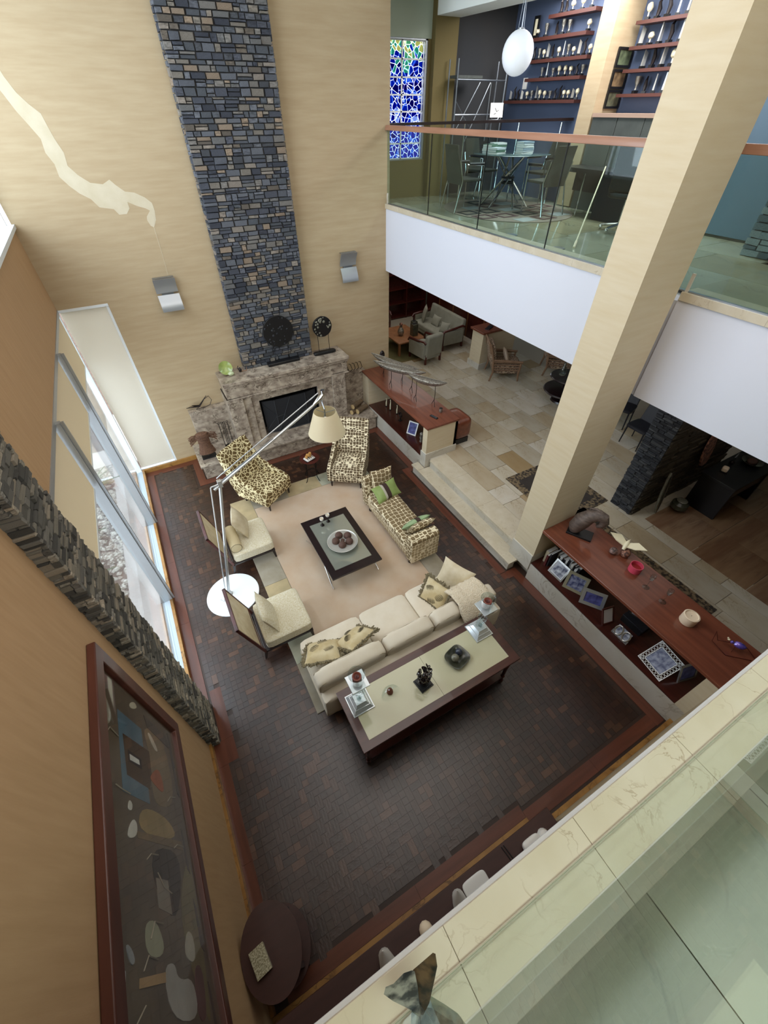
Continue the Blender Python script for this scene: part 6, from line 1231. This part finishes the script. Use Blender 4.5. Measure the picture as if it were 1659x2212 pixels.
for si, (y0, y1, z, nm) in enumerate(shelves):
    t = thing('wall_shelf', nm+' red-brown floating shelf on the blue study wall', 'shelf', (8.3, (y0+y1)/2, z)); L_ = (y1-y0)/2; b = B(); b.box(-.20, 0, -L_, L_, -.045, 0); obj('board', b, 'shelf_red', t)
    y = y0+.07; cnt = -1
    while y < y1-.05:
        if not (si == 1 and y > 8.6) and not (si > 2 and rr.random() < .35): cnt += 1; place_tro(8.21, y, z+.001, ORD[cnt]+' trophy from the pillar on the '+nm+' blue-wall shelf', 'trophies on the '+nm+' study shelf', 1.15 if si > 2 else 1)
        y += rr.uniform(.085, .15)
t = thing('trophy_plaque', 'tall dark frame standing on the fourth shelf beside the charcoal wall', 'plaque', (8.2, 8.93, 6.722), -PI/2); b = B(); b.box(-.07, .07, -.01, .01, 0, .28); obj('board', b, 'black', t); b = B(); b.box(-.03, .03, -.014, -.01, .04, .24); obj('plate', b, 'ivory', t)
t = thing('switch_plate', 'white switch panel at the left end of the second shelf', 'switch', (8.3, 9.08, 6.14)); b = B(); b.box(-.015, 0, -.06, .06, -.08, .08); obj('plate', b, 'white_ceramic', t, bevel=.003); b = B(); b.box(-.02, -.015, -.015, .015, -.05, .05); obj('rocker', b, 'paper', t)
for k, z in enumerate((6.77, 6.50, 6.245, 5.96)):
    t = thing('wall_shelf', ['topmost', 'second from top', 'third from top', 'lowest'][k]+' short shelf right of the study pillar', 'shelf', (8.6, 6.45, z)); b = B(); b.box(-.22, 0, -.45, .42, -.04, 0); obj('board', b, 'shelf_red', t)
    for q in range(5 if k < 2 else 4): place_tro(8.5, 6.1+.17*q, z+.001, ORD[q]+' trophy from the right, '+['topmost', 'second from top', 'third from top', 'lowest'][k]+' short shelf right of the pillar', 'trophies right of the pillar', 1.35)
# framed pictures stacked at the pillar, counter and cabinets
mat('pic_green', '#6f7a5c', .4, 0, ('#39402f', 10, (1, 1, 1), .15)); mat('pic_brown', '#8b7354', .4, 0, ('#4b3b2a', 10, (1, 1, 1), .15)); mat('pic_grey', '#6c6c55', .4, 0, ('#3c3c30', 10, (1, 1, 1), .15))
for k, (z, m) in enumerate(((6.27, 'pic_green'), (6.02, 'pic_brown'), (5.78, 'pic_grey'))):
    t = thing('small_picture', ['upper black-framed green picture', 'middle dark-framed brown picture', 'lowest dark-framed grey picture'][k]+' hanging beside the study pillar', 'picture', (8.42, 6.93, z)); b = B(); b.ring([(-.2, 0), (.15, 0), (.15, .23), (-.2, .23)], [(-.17, .03), (.12, .03), (.12, .20), (-.17, .20)], -.02, .01, axis='Y'); obj('frame', b, 'black', t); b = B(); b.box(-.17, .12, -.005, .005, .03, .2); obj('picture', b, m, t)
mat('counter_grey', '#4c504b', .6, 0, ('#3f433f', 4, (6, 1, 1), .2)); mat('counter_top', '#a58a78', .4)
t = thing('study_counter', 'grey cabinet run with pale wooden top along the right study wall', 'cabinet', (8.0, 6.9, ZU)); b = B(); b.box(-.02, .58, -2.6, .02, 1.28, 1.33); obj('top', b, 'counter_top', t)
for k in range(5): b = B(); b.box(0, .55, -2.58+.52*k, -2.07+.52*k, 0, 1.28); obj('cabinet_front', b, 'counter_grey', t, bevel=.004)
t = thing('black_worktop', 'black desk standing in front of the grey study cabinets', 'desk', (7.6, 6.2, ZU)); b = B(); b.box(-.25, .3, -1.0, .62, .60, .66); obj('desktop', b, 'black', t)
b = B(); b.box(-.2, .28, -.98, -.3, .0, .6); obj('drawer_unit', b, 'navy_leather', t); b = B(); b.box(.2, .25, -.3, .6, .3, .6); obj('modesty_panel', b, 'black', t)
for y in (.05, .55): b = B(); b.tube([(-.2, y, 0), (-.2, y, .6)], .012, 6); obj('leg', b, 'chrome', t)
t = thing('office_chair', 'black office chair half hidden behind the cream column', 'chair', (7.0, 5.0, ZU), 1.9)
b = B(); b.soft(-.26, .26, -.26, .26, .42, .52, 5, 8); obj('seat', b, 'black', t); b = B(); b.hexa([(-.24, .2, .5), (.24, .2, .5), (.24, .28, .5), (-.24, .28, .5), (-.22, .32, 1.12), (.22, .32, 1.12), (.22, .38, 1.1), (-.22, .38, 1.1)]); obj('backrest', b, 'black', t, bevel=.03, seg=3)
b = B(); b.tube([(0, 0, .08), (0, 0, .42)], .03, 10)
for k in range(5): a = k*1.2566; b.tube([(0, 0, .1), (.28*math.cos(a), .28*math.sin(a), .06)], .018, 6); b.ball((.28*math.cos(a), .28*math.sin(a), .03), .03, 8)
obj('star_base', b, 'chrome', t)
t = thing('pale_bar', 'slim pale bar slanting up towards the black study desk', 'pole', (5.55, 4.55, ZU)); b = B(); b.tube([(0, 0, .01), (1.75, 1.25, .72)], .010, 8); obj('shaft', b, 'ivory', t); b = B(); b.tube([(-.0, 0, .005), (.12, .085, .055)], .018, 8); obj('tip', b, 'candle_white', t)  # slim pale bar set at a slant from the floor
# long dark shelf, stand scaffold, print
t = thing('dark_ledge', 'long dark wooden ledge on chrome posts behind the study chairs', 'ledge', (5.06, 9.0, 5.56)); b = B(); b.hexa([(0, -.06, .0), (0, .06, .0), (3.20, -1.25, .06), (3.20, -1.42, .06), (0, -.06, .04), (0, .06, .04), (3.20, -1.25, .10), (3.20, -1.42, .10)]); obj('board', b, 'espresso_wood', t)
for q in (.42, .72, .96): b = B(); b.tube([(3.2*q, -1.33*q, 5.56*0-1.16), (3.2*q, -1.33*q, .04)], .014, 8); obj('post', b, 'chrome', t)
t = thing('tower_scaffold', 'metal tube scaffold tower against the charcoal study wall', 'scaffold', (7.25, 9.28, ZU))
for x in (-.6, .58):
    for y in (-.14, .14): b = B(); b.tube([(x, y, 0), (x, y, 2.05)], .014, 8); obj('upright', b, 'steel', t)
    b = B(); b.tube([(x, -.14, 1.05), (x, .14, 1.05)], .011, 6); obj('rung', b, 'steel', t)
for z in (1.3, 1.78): b = B(); b.tube([(-.6, -.14, z), (.58, -.14, z)], .012, 6); obj('rail', b, 'steel', t)
b = B(); b.tube([(.22, -.14, 1.75), (.22, -.14, .9), (.27, -.14, 1.22), (.5, -.14, 1.22), (.55, -.14, 1.3)], .012, 6); obj('ladder_frame', b, 'steel', t)
for a, c in (((-.6, 1.5), (-.1, 1.0)), ((.2, 1.75), (-.3, .9)), ((-.6, 1.0), (-.05, 1.75))): b = B(); b.tube([(a[0], -.14, a[1]), (c[0], -.14, c[1])], .008, 6); obj('brace', b, 'steel', t)
b = B(); b.box(-.58, .0, -.13, .13, 1.80, 1.84); obj('deck_board', b, 'counter_grey', t)
t = thing('ledge_print', 'pale print with dark strokes leaning at the dark ledge', 'print', (7.05, 8.36, 5.665), -.5); t.rotation_euler = (D(-12), 0, -.4); b = B(); b.box(-.12, .12, -.004, .004, 0, .2); obj('sheet', b, 'paper', t); b = B(); b.tube([(-.03, -.007, .13), (.0, -.007, .08), (.04, -.007, .10)], .004, 5); b.tube([(-.05, -.007, .04), (-.01, -.007, .06)], .003, 5); obj('strokes', b, 'black', t)
# floor sockets behind the glass
for k, (x, y) in enumerate(((5.36, 5.62), (5.36, 4.66), (6.25, 1.95))):
    t = thing('floor_grommet', ['round floor outlet below the middle pane of the study railing', 'round floor outlet near the right pane of the study railing', 'round floor outlet behind the right-hand railing'][k], 'outlet', (x, y, ZU)); b = B(); b.lathe([(0, 0), (.09, 0), (.09, .004), (0, .005)], (0,0,0), 24); obj('cover', b, 'counter_grey', t)
    b = B(); b.lathe([(.088, 0), (.096, 0), (.094, .006), (.088, .006)], (0,0,0), 24); obj('rim', b, 'steel', t)
# stone pier and sliding door right of the column upstairs
mat('pier_stone', '#ffffff', .8, 0, ('#8f9aa0', 10, (1, 1, 3), .3), (30, .7, (1, 1, 2)), True)
sp_ = thing('stone_pier', 'pale blue-grey split-stone pier seen through the right-hand railing', 'pier', (7.2, 2.4, ZU)); b = B(); b.box(.02, .8, .02, .8, 0, 2.84); obj('core', b, 'stone_grout', sp_)
rr = random.Random(71); it = []
for x, z, ww, hh in courses(.82, 2.84, .06, .12, .12, .3, rr): it.append((.01-rr.uniform(0, .02), .82-x, z, ww-.005, .04, hh-.006, -PI/2, rr.choice([0, 1, 2, 3])))
for x, z, ww, hh in courses(.8, 2.84, .06, .12, .12, .3, rr): it.append((x, .01-rr.uniform(0, .02), z, ww-.005, .04, hh-.006, 0, rr.choice([0, 1, 2, 3])))
pieces('split_stone', sp_, it, 'pier_stone', ['#9fb0b8', '#7f919a', '#b4c2c6', '#6c7e88'], .3, .08, '-y', 300, 4)
mat('door_blue', '#5d7384', .5); t = thing('sliding_door', 'blue-grey sliding door panel behind the split-stone pier', 'door', (7.9, 3.25, ZU)); b = B(); b.box(0, .05, -.0, 1.15, .03, 2.6); obj('leaf', b, 'door_blue', t, bevel=.004); b = B(); b.box(-.03, .0, 1.0, 1.03, .5, 1.3); obj('handle', b, 'black', t)
